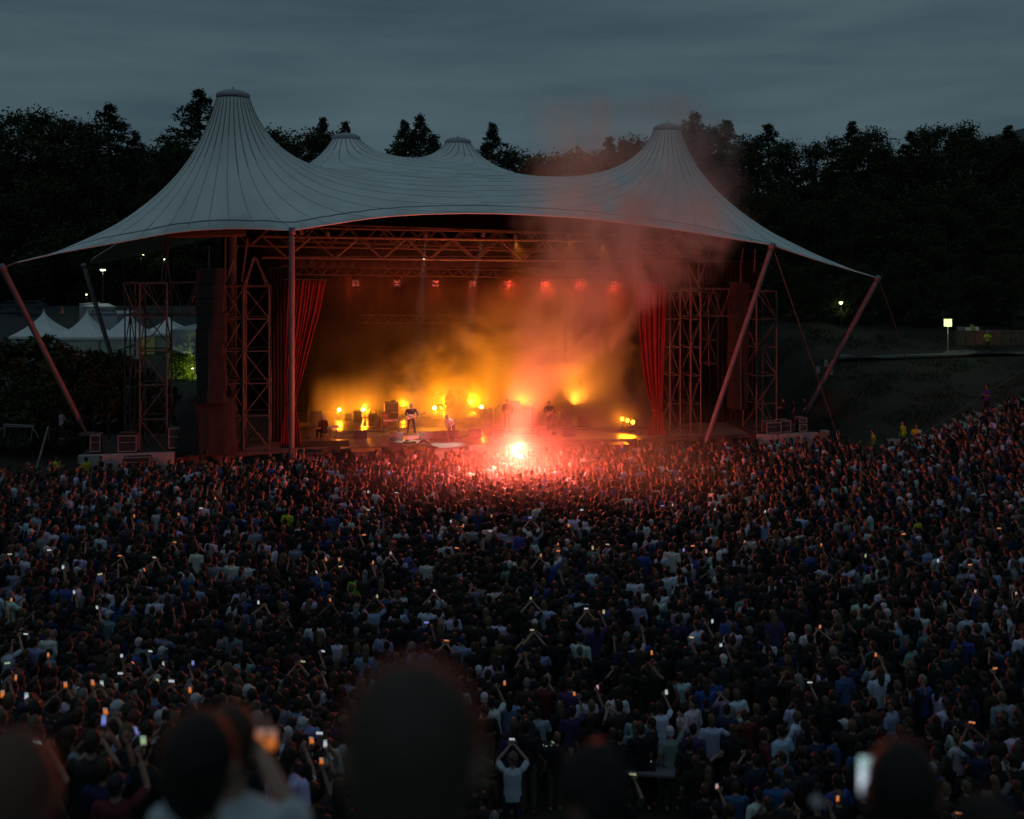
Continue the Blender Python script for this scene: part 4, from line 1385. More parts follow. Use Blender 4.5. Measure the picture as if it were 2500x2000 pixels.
# lamps that burn in the dark on the left and right
emat('lamp_green', (.80, 1.0, .45), 5.0)
def street_lamp(px, py, d, label, r=.28, e_=9.0, base=None):
    p = P(px, py, d); zb = ground_z(p.x, p.y) if base is None else base
    e = empty('street_lamp', (p.x, p.y, zb), label, 'street lamp')
    bar('post', (p.x, p.y, zb), (p.x, p.y, p.z), .05, SD, e)
    MB().lathe(p, [(.05, .3), (r*.6, .22), (r, .05), (r*1.02, .0)], 16).build('shade', MAT['steel_dark'], e, smooth=True)
    MB().lathe(p, [(r*.96, -.01), (r*.8, -.16), (0, -.22)], 16).build('globe', MAT['lamp_green'], e, smooth=True)
    light('lamp_light', 'POINT', p-Vector((0, 0, .45)), e_, (.8, 1, .45), e, None, .15)
street_lamp(251, 658, 140, 'round street lamp glowing green white below the left tent tip', .38, 90)
street_lamp(349, 620, 170, 'tiny distant lamp just left of the left tube tripod', .2, 10)
street_lamp(400, 632, 170, 'tiny distant lamp seen between the tubes of the left tripod', .2, 10)
street_lamp(211, 718, 145, 'tiny distant lamp above the lorry roof', .12, 15)
street_lamp(1705, 812, 78, 'small bright lamp shining through the right scaffold tower', .12, 12, 2)
street_lamp(2053, 737, 84, 'small lamp half hidden by leaves in the right wood', .16, 14)
street_lamp(1944, 727, 90, 'tiny speck of lamp between the right guy cable and the far strut', .05, 4)

# lantern post on the bank
mat('lantern_frame', (.3, .32, .28), .5)
emat('lantern_glass', (.72, 1.0, .34), 1.9)
p = P(2314, 872, 75); zb = ground_z(p.x, 75.1)+.06
e = empty('lantern_post', (p.x, p.y, zb), 'post with a square glowing lantern beside the path on the bank', 'lantern')
q = P(2314, 788, 75)
bar('post', (p.x, p.y, zb), (p.x, p.y, q.z-.26), .035, MAT['lantern_frame'], e)
MB().box((p.x, p.y, q.z), (.40, .40, .54)).build('glass', MAT['lantern_glass'], e)
MB().box((p.x, p.y, q.z+.29), (.46, .46, .04)).build('lid', MAT['lantern_frame'], e)
for sx in (-1, 1):
    for sy in (-1, 1): bar('edge', (p.x+sx*.205, p.y+sy*.205, q.z-.27), (p.x+sx*.205, p.y+sy*.205, q.z+.27), .012, MAT['lantern_frame'], e, 4)
light('lantern_light', 'POINT', (p.x, p.y-.35, q.z-.1), 30, (.75, 1, .35), e, None, .15)
# low wall with boxes on it
mat('old_wall', (.20, .13, .085), .9, noise=(.11, .075, .05), bscale=2.5, bump=.3)
e = empty('low_wall', P(2410, 868, 78), 'low weathered wall of concrete blocks along the path on the bank', 'wall')
for k in range(9):
    x0 = 2334+k*22; b0 = P(x0, 868, 78); zb = ground_z(b0.x, 78)
    MB().box(Vector((b0.x+.33, 78, zb+.55)), (.655, .4, 1.1+.03*((k*5) % 3))).build('block', MAT['old_wall'], e)
for k, (px, w, hh, mm) in enumerate(((2345, .5, .25, 'case_metal'), (2362, .4, .2, 'white_paint'), (2372, .2, .42, 'logo_yellow'), (2384, .3, .25, 'white_paint'))):
    b0 = P(px, 868, 78); zb = ground_z(b0.x, 78)+1.13
    o = MB().box((b0.x, 78, zb+hh/2), (w, .25, hh)).box((b0.x, 78, zb+hh+.012), (w*.8, .2, .02)).build('litter_bag', MAT[mm])
    tag(o, ['flat grey box at the left end of the low wall', 'white carton second from left on the low wall', 'upright yellowish bottle crate on the low wall', 'white carton nearest the police officer on the low wall'][k], 'box', 'boxes on the low wall')
# board signs in the dusk by the far right strut
for k, (px, py) in enumerate(((1997, 903), (2017, 887), (2028, 907))):
    p = P(px, py, 70); zb = ground_z(p.x, 70)
    e = empty('notice_board', (p.x, 70, zb), ['pale notice board left of the far right strut', 'upper pale notice board behind the far right strut', 'lower pale notice board right of the far right strut'][k], 'notice board', 'notice boards on the bank')
    MB().box((p.x, 70, p.z), (.28, .03, .5)).build('panel', MAT['concrete_pale'], e)
    bar('post', (p.x, 70.05, zb), (p.x, 70.05, p.z+.2), .025, SD, e)

# rough grass on the bank
gr = random.Random(33); gv = []; gf = []
from mathutils import noise as mnoise
for k in range(60000):
    x = gr.uniform(15, 46); y = gr.uniform(57.5, 84)
    if mnoise.fractal(Vector((x*.35, y*.35, 3)), 1, 2, 4) < gr.uniform(-.15, .25): continue
    if abs(y-75.4) < 1.1 or y < 58.5+.45*(x-22): continue
    z = ground_z(x, y); h = gr.uniform(.06, .26); a = gr.uniform(0, 3.14); w = gr.uniform(.015, .045)
    n = len(gv); dx, dy = math.cos(a)*w, math.sin(a)*w; lx, ly = gr.gauss(0, .08), gr.gauss(0, .08)
    gv += [(x-dx, y-dy, z-.02), (x+dx, y+dy, z-.02), (x+lx, y+ly, z+h)]; gf.append((n, n+1, n+2))
gm_ = bpy.data.meshes.new('grass'); gm_.from_pydata(gv, [], gf); gm_.materials.append(MAT['leaf_broad'])
tag(link('grass', gm_), 'rough dark grass on the bank right of the stage', 'grass', kind='stuff')

# steps and the long handrail of the right stand
e = empty('stand_steps', (27, 60, ground_z(27, 60)), 'concrete steps of the right seating stand', 'steps')
for k in range(22):
    x = 22.5+k*0.75
    z = ground_z(x, 60)
    MB().box((x+.3, 62.0+.1*k, z+.0), (.62, 7.5, .2), Matrix.Rotation(math.radians(-14), 3, 'Z')).build('step', MAT['concrete'], e)
hr = [P(2232, 1072, 60.5), P(2345, 1002, 62.5), P(2410, 960, 63.5), P(2500, 904, 65), P(2600, 842, 66.5)]
e = empty('handrail', (hr[0].x, hr[0].y, ground_z(hr[0].x, hr[0].y)), 'long straight steel handrail rising along the right seating stand', 'handrail')
for i in range(len(hr)-1): bar('rail', hr[i], hr[i+1], .03, ST, e)
for px, py0, d in ((2302, 1029, 61.6), (2354, 997, 62.6), (2402, 966, 63.4), (2462, 928, 64.3)):
    q = P(px, py0, d); bar('post', q, (q.x, q.y, q.z-1.25), .035, ST, e)

# iron barrier frame and handrail at the far left
e = empty('crowd_barrier', F(45, 1072, 1.6), 'pale folding crowd barrier at the far left edge', 'barrier')
q0 = F(12, 1075, 1.6); 
def lp(px, py): return P(px, py, q0.y)
for a, b in (((10, 1068), (12, 1041)), ((12, 1041), (80, 1043)), ((80, 1043), (76, 1072)), ((0, 1050), (12, 1041)), ((80, 1043), (95, 1070)), ((8, 1036), (84, 1040))):
    bar('tube', lp(*a), lp(*b), .03, MAT['case_metal'], e)
for x in (28, 48, 64): bar('tube', lp(x, 1042), lp(x-3, 1070), .018, MAT['steel'], e)
e = empty('ramp_rail', F(85, 1155, 0), 'single sloping grey rail at the far left edge beside the side deck', 'handrail')
bar('rail', P(88, 1148, 50), P(118, 1042, 54), .055, MAT['pole'], e)
bar('post', P(119, 1042, 54), P(119, 1075, 54), .04, MAT['pole'], e)
# ================================================================== people
def attr_mat(name, prop, rough, default, noise_amt=0.25, bump=0.0, scale=30):
    m = bpy.data.materials.new(name); m.use_nodes = True
    n, l = m.node_tree.nodes, m.node_tree.links
    b = n['Principled BSDF']; b.inputs['Roughness'].default_value = rough
    b.inputs['Specular IOR Level'].default_value = 0.3
    a = n.new('ShaderNodeAttribute'); a.attribute_type = 'INSTANCER'; a.attribute_name = prop
    tc = n.new('ShaderNodeTexCoord')
    t = n.new('ShaderNodeTexNoise'); t.inputs['Scale'].default_value = scale; t.inputs['Detail'].default_value = 4
    mx = n.new('ShaderNodeMixRGB'); mx.blend_type = 'MULTIPLY'; mx.inputs[0].default_value = noise_amt
    l.new(tc.outputs['Object'], t.inputs['Vector'])
    l.new(a.outputs['Color'], mx.inputs[1]); l.new(t.outputs['Fac'], mx.inputs[2])
    l.new(mx.outputs[0], b.inputs['Base Color'])
    if bump:
        bp = n.new('ShaderNodeBump'); bp.inputs['Strength'].default_value = bump; bp.inputs['Distance'].default_value = .03
        l.new(t.outputs['Fac'], bp.inputs['Height']); l.new(bp.outputs[0], b.inputs['Normal'])
    MAT[name] = m
    return m
attr_mat('skin', 'skin_col', .55, None, .15)
attr_mat('shirt', 'shirt_col', .9, None, .35, .6, 9)
attr_mat('trousers', 'trouser_col', .9, None, .35, .5, 10)
attr_mat('hair', 'hair_col', .6, None, .5, .5, 60)
mat('face_dark', (.03, .02, .018), .5)

def remesh(mb, voxel, smooth_it=3, ratio=None):
    me = mb.mesh('tmp', MAT['skin'])
    o = link('tmp', me)
    r = o.modifiers.new('r', 'REMESH'); r.mode = 'VOXEL'; r.voxel_size = voxel
    s = o.modifiers.new('s', 'SMOOTH'); s.iterations = smooth_it; s.factor = .5
    if ratio:
        d = o.modifiers.new('d', 'DECIMATE'); d.ratio = ratio
    dg = bpy.context.evaluated_depsgraph_get()
    em = bpy.data.meshes.new_from_object(o.evaluated_get(dg))
    v = [p.co.copy() for p in em.vertices]; f = [tuple(p.vertices) for p in em.polygons]
    bpy.data.objects.remove(o); bpy.data.meshes.remove(me); bpy.data.meshes.remove(em)
    return v, f

def fingers(m, w, d, side, curl):
    """five bent fingers on the palm at wrist w, pointing along d"""
    d = d.normalized()
    across = d.cross(Vector((0, 1, 0)))
    if across.length < .3: across = d.cross(Vector((1, 0, 0)))
    across.normalize()
    nrm = across.cross(d).normalized()
    if nrm.y < 0: nrm = -nrm
    k0 = w+d*.085
    for i, ln in enumerate((.070, .080, .074, .058)):
        b = k0+across*((i-1.5)*.021*side)
        m.path([b-d*.02, b+d*ln*.45, b+d*(ln*.45+ln*.4*(1-curl))+nrm*ln*.4*curl, b+d*(ln*.45+ln*.55*(1-curl))+nrm*ln*.75*curl], [.0105, .0100, .0092, .007], 6)
    b = w+d*.03+across*(-.032*side)
    m.path([b, b+(d*.5-across*side*.6)*.05, b+(d*.9-across*side*.45)*.085+nrm*.01], [.012, .011, .008], 6)

def legs_pts(pose):
    if pose == 'stride': return [((.10, 0, .92), (.13, .14, .50), (.14, .10, .09)), ((-.10, 0, .92), (-.12, -.02, .49), (-.13, -.22, .09))]
    if pose == 'wide': return [((.10, 0, .92), (.17, .06, .50), (.20, -.02, .09)), ((-.10, 0, .92), (-.17, .06, .50), (-.21, -.02, .09))]
    if pose == 'sit': return [((.10, 0, .52), (.13, .42, .52), (.13, .45, .08)), ((-.10, 0, .52), (-.13, .42, .52), (-.13, .45, .08))]
    return [((.10, 0, .92), (.105, .02, .50), (.11, -.02, .09)), ((-.10, 0, .92), (-.105, .02, .50), (-.11, -.02, .09))]

ARMS = {  # right elbow, right wrist, left elbow, left wrist
    'down': ((.26, -.03, 1.13), (.25, .10, .90), (-.26, -.03, 1.13), (-.25, .10, .90)),
    'front': ((.27, .06, 1.14), (.09, .30, 1.18), (-.27, .06, 1.14), (-.09, .30, 1.20)),
    'folded': ((.27, .08, 1.14), (-.06, .24, 1.16), (-.27, .08, 1.13), (.07, .22, 1.12)),
    'one_up': ((.31, .08, 1.60), (.27, .14, 1.85), (-.26, -.03, 1.13), (-.25, .10, .90)),
    'both_up': ((.33, .03, 1.60), (.30, .10, 1.86), (-.33, .03, 1.60), (-.30, .10, 1.86)),
    'phone_two': ((.30, .16, 1.52), (.075, .28, 1.74), (-.30, .16, 1.52), (-.075, .28, 1.74)),
    'phone_one': ((.28, .18, 1.50), (.17, .26, 1.77), (-.26, .02, 1.13), (-.12, .22, 1.05)),
    'eye_phone': ((.17, .20, 1.27), (.02, .36, 1.43), (-.26, .02, 1.13), (-.2, .20, 1.0)),
    'guitar': ((.30, -.08, 1.14), (.07, .20, 1.02), (-.34, .08, 1.17), (-.36, .30, 1.08)),
    'clap': ((.29, .13, 1.24), (.04, .32, 1.46), (-.29, .13, 1.24), (-.04, .32, 1.46)),
    'hug': ((.36, .02, 1.28), (.55, .10, 1.40), (-.26, -.03, 1.13), (-.25, .10, .90)),
    'drum': ((.30, .10, 1.16), (.22, .38, 1.22), (-.30, .10, 1.16), (-.20, .40, 1.18)),
}
PHONE_AT = {'phone_two': Vector((0, .33, 1.86)), 'phone_one': Vector((.15, .31, 1.90)), 'eye_phone': Vector((.06, .45, 1.62))}

def person_parts(pose, leg='stand', bend=0.0, voxel=.020, ratio=.45, head_turn=0.0, build=1.0, sleeves='short', long=False):
    """returns dict of (verts, faces) for body, shirt, trousers; facing +y, feet on z=0"""
    dz = -.40 if leg == 'sit' else 0.0
    hipz = .93+dz
    Rb = Matrix.Rotation(-bend, 3, 'X')
    def T(p):       # upper body leans about the hips
        q = Vector(p); q.z += dz
        c = Vector((0, 0, hipz))
        return c+Rb @ (q-c)
    er, wr, el, wl2 = ARMS[pose]
    def arm(m, side, r0, r1, r2, upto=1.0, hand=True):
        e, w = (er, wr) if side > 0 else (el, wl2)
        sh = Vector((.165*side*build, 0, 1.425)); sh2 = Vector((.205*side*build, 0, 1.39))
        e, w = Vector(e), Vector(w)
        e.x *= build
        if e.z > 1.38: sh2 = Vector((.20*side*build, .01, 1.445))
        pts = [sh, sh2, sh2.lerp(e, .5), e, e.lerp(w, .45), w]
        rad = [r0*.9, r0, r0*.86, r1, r1*.98, r2]
        if upto < 1: # sleeve: ends part of the way to the elbow
            pts = [sh, sh2, sh2.lerp(e, .45), sh2.lerp(e, .85)]; rad = [r0*.95, r0*1.06, r0*1.08, r0*1.10]
        m.path([T(p) for p in pts], rad, 10)
        if hand:
            d = (w-e).normalized()
            m.ell(T(w+d*.045), (.036, .026, .055), (Rb @ d).to_track_quat('Z', 'Y').to_matrix())
        return T(w), Rb @ (w-e)
    # body
    m = MB()
    hc = T((0, .015, 1.635))
    Rh = Matrix.Rotation(head_turn, 3, 'Z')
    m.ell(hc, (.076, .095, .118), Rh, 16, 12)
    m.ell(hc+Rh @ Vector((0, .030, -.055)), (.056, .066, .062), Rh, 14, 10)       # jaw
    m.ell(hc+Rh @ Vector((0, .098, -.012)), (.013, .018, .024), Rh, 8, 6)          # nose
    for s in (-1, 1): m.ell(hc+Rh @ Vector((.083*s, -.005, -.01)), (.014, .021, .034), Rh, 8, 6)
    m.path([T((0, -.01, 1.44)), T((0, .0, 1.50)), hc+Vector((0, -.01, -.06))], [.062, .052, .052], 12)
    m.path([T((0, 0, .88)), T((0, 0, .98)), T((0, .005, 1.12)), T((0, .01, 1.28)), T((0, 0, 1.40)), T((0, -.01, 1.475))], [.155*build, .155*build, .138*build, .165*build, .165*build, .062], 16, flat=.64, up=Vector((1, 0, 0)))
    hands = []
    for s in (-1, 1): hands.append((s,)+arm(m, s, .050, .039, .027))
    for s, (h, k, a) in zip((1, -1), legs_pts(leg)):
        h, k, a = Vector(h), Vector(k), Vector(a)
        m.path([h, h.lerp(k, .4), k, k.lerp(a, .35), a], [.082, .076, .055, .055, .038], 10)
        m.path([a+Vector((0, -.06, -.045)), a+Vector((0, .05, -.05)), a+Vector((0, .17, -.065))], [.04, .042, .026], 8)
    v, f = remesh(m, voxel, 2, ratio)
    fm = MB()
    for s, w, d in hands: fingers(fm, w, d, s, .5 if 'phone' in pose or pose == 'guitar' else .2)
    o = len(v); v += fm.v; f += [tuple(i+o for i in q) for q in fm.f]
    fd = MB()
    for s in (-1, 1): fd.ell(hc+Rh @ Vector((.030*s, .083, .008)), (.012, .008, .006), Rh, 8, 6)
    fd.ell(hc+Rh @ Vector((0, .088, -.058)), (.022, .008, .005), Rh, 8, 6)
    body = (v, f); face = (fd.v, fd.f)
    # shirt
    m = MB()
    lo = .84 if not long else .60
    m.path([T((0, -.0, lo)), T((0, 0, .98)), T((0, .005, 1.12)), T((0, .01, 1.28)), T((0, 0, 1.40)), T((0, -.012, 1.462)), T((0, -.012, 1.485))], [.185*build, .176*build, .165*build, .185*build, .182*build, .090, .070], 18, flat=.68, up=Vector((1, 0, 0)))
    for s in (-1, 1): arm(m, s, .062 if sleeves == 'short' else .066, .055, .043, .5 if sleeves == 'short' else 1.0, False)
    shirt = remesh(m, voxel, 2, ratio)
    m = MB()
    m.path([(0, 0, .86+dz), (0, 0, .94+dz), (0, 0, 1.02+dz)], [.160*build, .172*build, .160*build], 16, flat=.70, up=Vector((1, 0, 0)))
    for h, k, a in legs_pts(leg):
        h, k, a = Vector(h), Vector(k), Vector(a)
        m.path([h+Vector((0, 0, .02)), h.lerp(k, .4), k, k.lerp(a, .4), a+Vector((0, 0, .01))], [.092, .090, .070, .066, .058], 10)
    trousers = remesh(m, voxel*1.1, 2, ratio)
    return {'body': body, 'face': face, 'shirt': shirt, 'trousers': trousers, 'head': hc, 'turn': Rh}

def hair_parts(kind):
    """hair about the head's centre"""
    m = MB()
    if kind == 'short':
        m.ell((0, -.014, .022), (.086, .100, .110), None, 16, 12); m.ell((0, -.05, -.02), (.078, .062, .085))
    elif kind == 'curly':
        r = random.Random(4)
        for k in range(46):
            d = Vector((r.gauss(0, 1), r.gauss(0, 1)-.35, r.gauss(0, 1)+.6)).normalized()
            m.ell(Vector((0, -.02, .025))+Vector((d.x*.088, d.y*.098, d.z*.105)), (.033, .033, .033), None, 7, 5)
    elif kind == 'long':
        m.ell((0, -.014, .024), (.089, .104, .110), None, 16, 12)
        m.path([(0, -.055, .06), (0, -.095, -.06), (0, -.115, -.20), (0, -.105, -.33)], [.072, .082, .074, .036], 12, flat=.5, up=Vector((1, 0, 0)))
    elif kind == 'bun':
        m.ell((0, -.014, .022), (.085, .100, .108), None, 16, 12); m.ell((0, -.07, .125), (.042, .042, .04)); m.ell((0, -.055, -.02), (.07, .055, .07))
    elif kind == 'cap':
        m.ell((0, -.008, .042), (.090, .106, .090), None, 16, 12)
        m.path([(0, .07, .03), (0, .17, .018)], [.075, .060], 12, flat=.12, up=Vector((1, 0, 0)))
        m.ell((0, -.05, -.03), (.074, .055, .07))
    v, f = remesh(m, .012, 2, .5)
    # keep the face free
    if kind != 'curly':
        v = [Vector((q.x, min(q.y, .062+max(0, q.z-.05)*.5) if kind != 'cap' else q.y, q.z)) for q in v]
    return v, f
HAIRS = {k: hair_parts(k) for k in ('short', 'curly', 'long', 'bun', 'cap')}

def to_mesh(name, vf, m):
    me = bpy.data.meshes.new(name)
    me.from_pydata([tuple(q) for q in vf[0]], [], vf[1])
    me.materials.append(m)
    me.polygons.foreach_set('use_smooth', [True]*len(me.polygons))
    return me

class Kit:
    """a posed figure as shareable meshes"""
    def __init__(self, pose, hi=False, **kw):
        self.pose = pose
        pp = person_parts(pose, voxel=.013 if hi else .021, ratio=None if hi else .45, **kw)
        v, f = pp['body']; fv, ff = pp['face']
        nb = len(f); o = len(v)
        me = bpy.data.meshes.new('person_body')
        me.from_pydata([tuple(q) for q in v]+[tuple(q) for q in fv], [], f+[tuple(i+o for i in q) for q in ff])
        me.materials.append(MAT['skin']); me.materials.append(MAT['face_dark'])
        me.polygons.foreach_set('material_index', [0]*nb+[1]*len(ff))
        me.polygons.foreach_set('use_smooth', [True]*len(me.polygons))
        self.body = me
        self.raw = pp
        self.shirt = to_mesh('shirt', pp['shirt'], MAT['shirt'])
        self.trousers = to_mesh('trousers', pp['trousers'], MAT['trousers'])
        self.hair = {}
    def hairmesh(self, kind):
        if kind not in self.hair:
            hv, hf = HAIRS[kind]
            self.hair[kind] = to_mesh('hair', ([self.raw['head']+self.raw['turn'] @ q for q in hv], hf), MAT['hair'])
        return self.hair[kind]
    def joined(self, hair):
        """one mesh with all four materials, for the far crowd"""
        vs = []; fs = []; mi = []
        hv, hf = HAIRS[hair]
        for k, (v, f) in enumerate((self.raw['body'], self.raw['shirt'], self.raw['trousers'], ([self.raw['head']+q for q in hv], hf))):
            o = len(vs); vs += [tuple(q) for q in v]; fs += [tuple(i+o for i in q) for q in f]; mi += [k]*len(f)
        me = bpy.data.meshes.new('crowd_figure'); me.from_pydata(vs, [], fs)
        for n in ('skin', 'shirt', 'trousers', 'hair'): me.materials.append(MAT[n])
        me.polygons.foreach_set('material_index', mi)
        me.polygons.foreach_set('use_smooth', [True]*len(fs))
        return me

SKINS = [(.36, .21, .15), (.40, .25, .18), (.30, .165, .11), (.17, .085, .055), (.38, .23, .17)]
HAIRC = {'dark': (.022, .016, .012), 'brown': (.06, .035, .02), 'fair': (.15, .10, .055), 'grey': (.22, .22, .23), 'black': (.012, .011, .011)}
def person(kit, loc, rz, sc, label, shirt, trousers=(.03, .03, .04), hair='short', hairc='dark', skin=0, group=None, tilt=(0, 0)):
    b = link('person', kit.body, None, loc)
    b.rotation_euler = (tilt[0], tilt[1], rz); b.scale = (sc, sc, sc)
    sk = SKINS[skin % 5]; hcol = HAIRC[hairc] if isinstance(hairc, str) else hairc
    parts = [b]
    if hair: parts.append(link('hair', kit.hairmesh(hair), b))
    parts.append(link('shirt', kit.shirt, b)); parts.append(link('trousers', kit.trousers, b))
    for o in parts:
        o['skin_col'] = sk; o['shirt_col'] = shirt; o['trouser_col'] = trousers; o['hair_col'] = hcol
    return tag(b, label, 'person', group)

KITS = {}
for ps in ('down', 'front', 'folded', 'one_up', 'both_up', 'phone_two', 'phone_one', 'clap'):
    KITS[ps] = Kit(ps)
KITS['long'] = Kit('down', sleeves='long', build=1.08)
KITS['hug'] = Kit('hug', build=1.04)

SHIRTS = [('black', (.020, .020, .022), 44), ('charcoal', (.038, .038, .042), 12), ('dark brown', (.055, .038, .030), 6), ('white', (.66, .69, .82), 12), ('pale grey', (.24, .27, .32), 4), ('navy', (.022, .032, .085), 8),
          ('blue', (.06, .11, .34), 5), ('pale blue', (.28, .38, .55), 3), ('olive', (.05, .05, .032), 3), ('dark red', (.13, .028, .028), 2.5), ('purple', (.07, .045, .14), 1.5), ('mustard', (.26, .19, .05), .4)]
HTYPES = [('short', 52), ('long', 22), ('curly', 10), ('bun', 6), ('cap', 10)]
HCOLS = [('dark', 38), ('brown', 30), ('black', 14), ('fair', 13), ('grey', 5)]
def pick(rnd, lst):
    t = sum(q[-1] for q in lst); x = rnd.uniform(0, t)
    for q in lst:
        x -= q[-1]
        if x <= 0: return q
    return lst[-1]

# ---- telephones held up in the crowd: place in the photograph and look of the screen
PHONES = [(181, 1446, 'w'), (28, 1465, 'o'), (120, 1343, 'w'), (237, 1483, 'w'), (293, 1357, 'o'), (353, 1391, 'o'), (377, 1361, 'y'), (427, 1324, 'o'), (436, 1256, 'o'), (328, 1260, 'o'), (491, 1241, 'w'), (526, 1217, 'o'),
 (244, 1402, 'y'), (154, 1385, 'w'), (24, 1353, 'y'), (631, 1471, 'w'), (773, 1397, 'w'), (796, 1366, 'o'), (828, 1367, 'o'), (831, 1383, 'y'), (806, 1465, 'o'), (63, 1548, 'w'), (118, 1599, 'o'), (367, 1590, 'w'), (297, 1601, 'w'),
 (325, 1618, 'o'), (471, 1619, 'b'), (399, 1621, 'w'), (294, 1644, 'w'), (384, 1663, 'y'), (419, 1663, 'w'), (227, 1667, 'o'), (249, 1669, 'w'), (160, 1672, 'o'), (39, 1655, 'o'), (6, 1695, 'o'), (65, 1701, 'w'), (464, 1685, 'o'),
 (789, 1590, 'w'), (740, 1615, 'y'), (18, 1619, 'g'), (254, 1759, 'b'), (334, 1784, 'b'), (350, 1808, 'g'), (258, 1737, 'o'), (93, 1810, 'w'), (780, 1790, 'w'), (761, 1808, 'o'), (794, 1816, 'w'), (785, 1858, 'o'),
 (968, 1203, 'w'), (899, 1245, 'y'), (899, 1201, 'w'), (950, 1155, 'b'), (1101, 1273, 'w'), (1131, 1284, 'o'), (1200, 1260, 'o'), (1197, 1296, 'y'), (1294, 1264, 'b'), (1420, 1245, 'w'), (1388, 1283, 'o'), (889, 1306, 'o'),
 (954, 1351, 'p'), (1115, 1338, 'o'), (911, 1374, 'o'), (1362, 1329, 'o'), (1363, 1345, 'o'), (1320, 1357, 'o'), (1447, 1338, 'y'), (1483, 1329, 'p'), (1060, 1443, 'w'), (1296, 1461, 'y'), (1431, 1486, 'w'), (1474, 1494, 'y'),
 (1041, 1520, 'b'), (1090, 1564, 'o'), (1299, 1538, 'y'), (1591, 1594, 'o'), (1688, 1556, 'y'), (1669, 1343, 'b'), (1691, 1333, 'o'), (1232, 1668, 'o'), (1402, 1694, 'o'), (1459, 1678, 'p'), (1627, 1690, 'w'), (1250, 1805, 'w'),
 (1642, 1233, 'p'), (1617, 1235, 'b'), (921, 1456, 'y'), (1745, 1245, 'w'), (1868, 1249, 'w'), (2005, 1331, 'o'), (1818, 1323, 'o'), (1724, 1346, 'p'), (2206, 1304, 'o'), (2439, 1290, 'o'), (2113, 1357, 'y'), (2290, 1369, 'w'),
 (2368, 1379, 'o'), (2381, 1444, 'p'), (2481, 1450, 'p'), (1739, 1517, 'w'), (2002, 1531, 'o'), (1760, 1575, 'w'), (2138, 1599, 'o'), (2429, 1632, 'o'), (1977, 1666, 'w'), (2373, 1764, 'o'), (1750, 1920, 'p'), (2045, 1950, 'o'), (2340, 1985, 'o'), (1545, 1890, 'y')]
SCRC = {'w': (('white', (.80, .86, .95)), .55), 'o': (('orange', (1.0, .26, .05)), .6), 'y': (('yellowish', (.95, .88, .45)), .4), 'b': (('violet blue', (.30, .34, 1.0)), .55), 'p': (('pink', (1.0, .55, .55)), .5), 'g': (('pale green', (.45, .62, .35)), .6)}
def screen_mat(key, col, st):
    """a phone's picture: sky above, glowing stage below"""
    m = bpy.data.materials.new('screen_'+key); m.use_nodes = True
    n, l = m.node_tree.nodes, m.node_tree.links
    n.clear()
    out = n.new('ShaderNodeOutputMaterial'); e = n.new('ShaderNodeEmission')
    tc = n.new('ShaderNodeTexCoord'); sp = n.new('ShaderNodeSeparateXYZ'); r = n.new('ShaderNodeValToRGB')
    t = n.new('ShaderNodeTexNoise'); t.inputs['Scale'].default_value = 25
    ad = n.new('ShaderNodeMath'); ad.operation = 'MULTIPLY_ADD'; ad.inputs[1].default_value = .3
    l.new(tc.outputs['Generated'], sp.inputs[0]); l.new(tc.outputs['Object'], t.inputs['Vector'])
    l.new(t.outputs['Fac'], ad.inputs[0]); l.new(sp.outputs['Z'], ad.inputs[2])
    c = r.color_ramp
    c.elements[0].position = .2; c.elements[0].color = (col[0]*.25, col[1]*.2, col[2]*.25, 1)
    c.elements[1].position = .45; c.elements[1].color = (*col, 1)
    q = c.elements.new(.75); q.color = (*col, 1)
    q = c.elements.new(.95); q.color = (col[0]*.4+.1, col[1]*.5+.15, col[2]*.4+.2, 1)
    l.new(ad.outputs[0], r.inputs['Fac']); l.new(r.outputs[0], e.inputs['Color'])
    e.inputs['Strength'].default_value = st
    l.new(e.outputs[0], out.inputs['Surface'])
    MAT['screen_'+key] = m
SCRC['F'] = (('pale blue white', (.70, .86, 1.0)), 1.0)
for k, ((nm, col), st) in SCRC.items(): screen_mat(k, col, st)
_ph = {}
def phone(loc, key, wide, label, sc=1.0, rz=0, tilt=0.0):
    """screen looks back at the camera (-y)"""
    e = empty('mobile_phone', loc, label, 'phone', 'phones held up in the crowd', rz)
    w, h = (.150, .072) if wide else (.074, .152)
    kk = (wide,)
    if kk not in _ph:
        bm_ = bmesh.new(); bmesh.ops.create_cube(bm_, size=1)
        bmesh.ops.scale(bm_, vec=(w, .008, h), verts=bm_.verts)
        bmesh.ops.bevel(bm_, geom=[x for x in bm_.edges], offset=.003, segments=2, affect='EDGES')
        me = bpy.data.meshes.new('phone_case'); bm_.to_mesh(me); bm_.free(); me.materials.append(MAT['black'])
        _ph[kk] = me
    if (wide, key) not in _ph:
        _ph[(wide, key)] = MB().box((0, -.0052, 0), (w*.93, .001, h*.93)).mesh('screen', MAT['screen_'+key])
    for nm, me in (('case', _ph[kk]), ('screen', _ph[(wide, key)])):
        o = link(nm, me, e); o.scale = (sc, sc, sc)
    e.rotation_euler = (tilt, 0, rz)
    return e

STAGE_C = Vector((-1.5, 58, 0))
def facing(x, y):
    d = STAGE_C-Vector((x, y, 0))
    return math.atan2(d.y, d.x)-math.pi/2

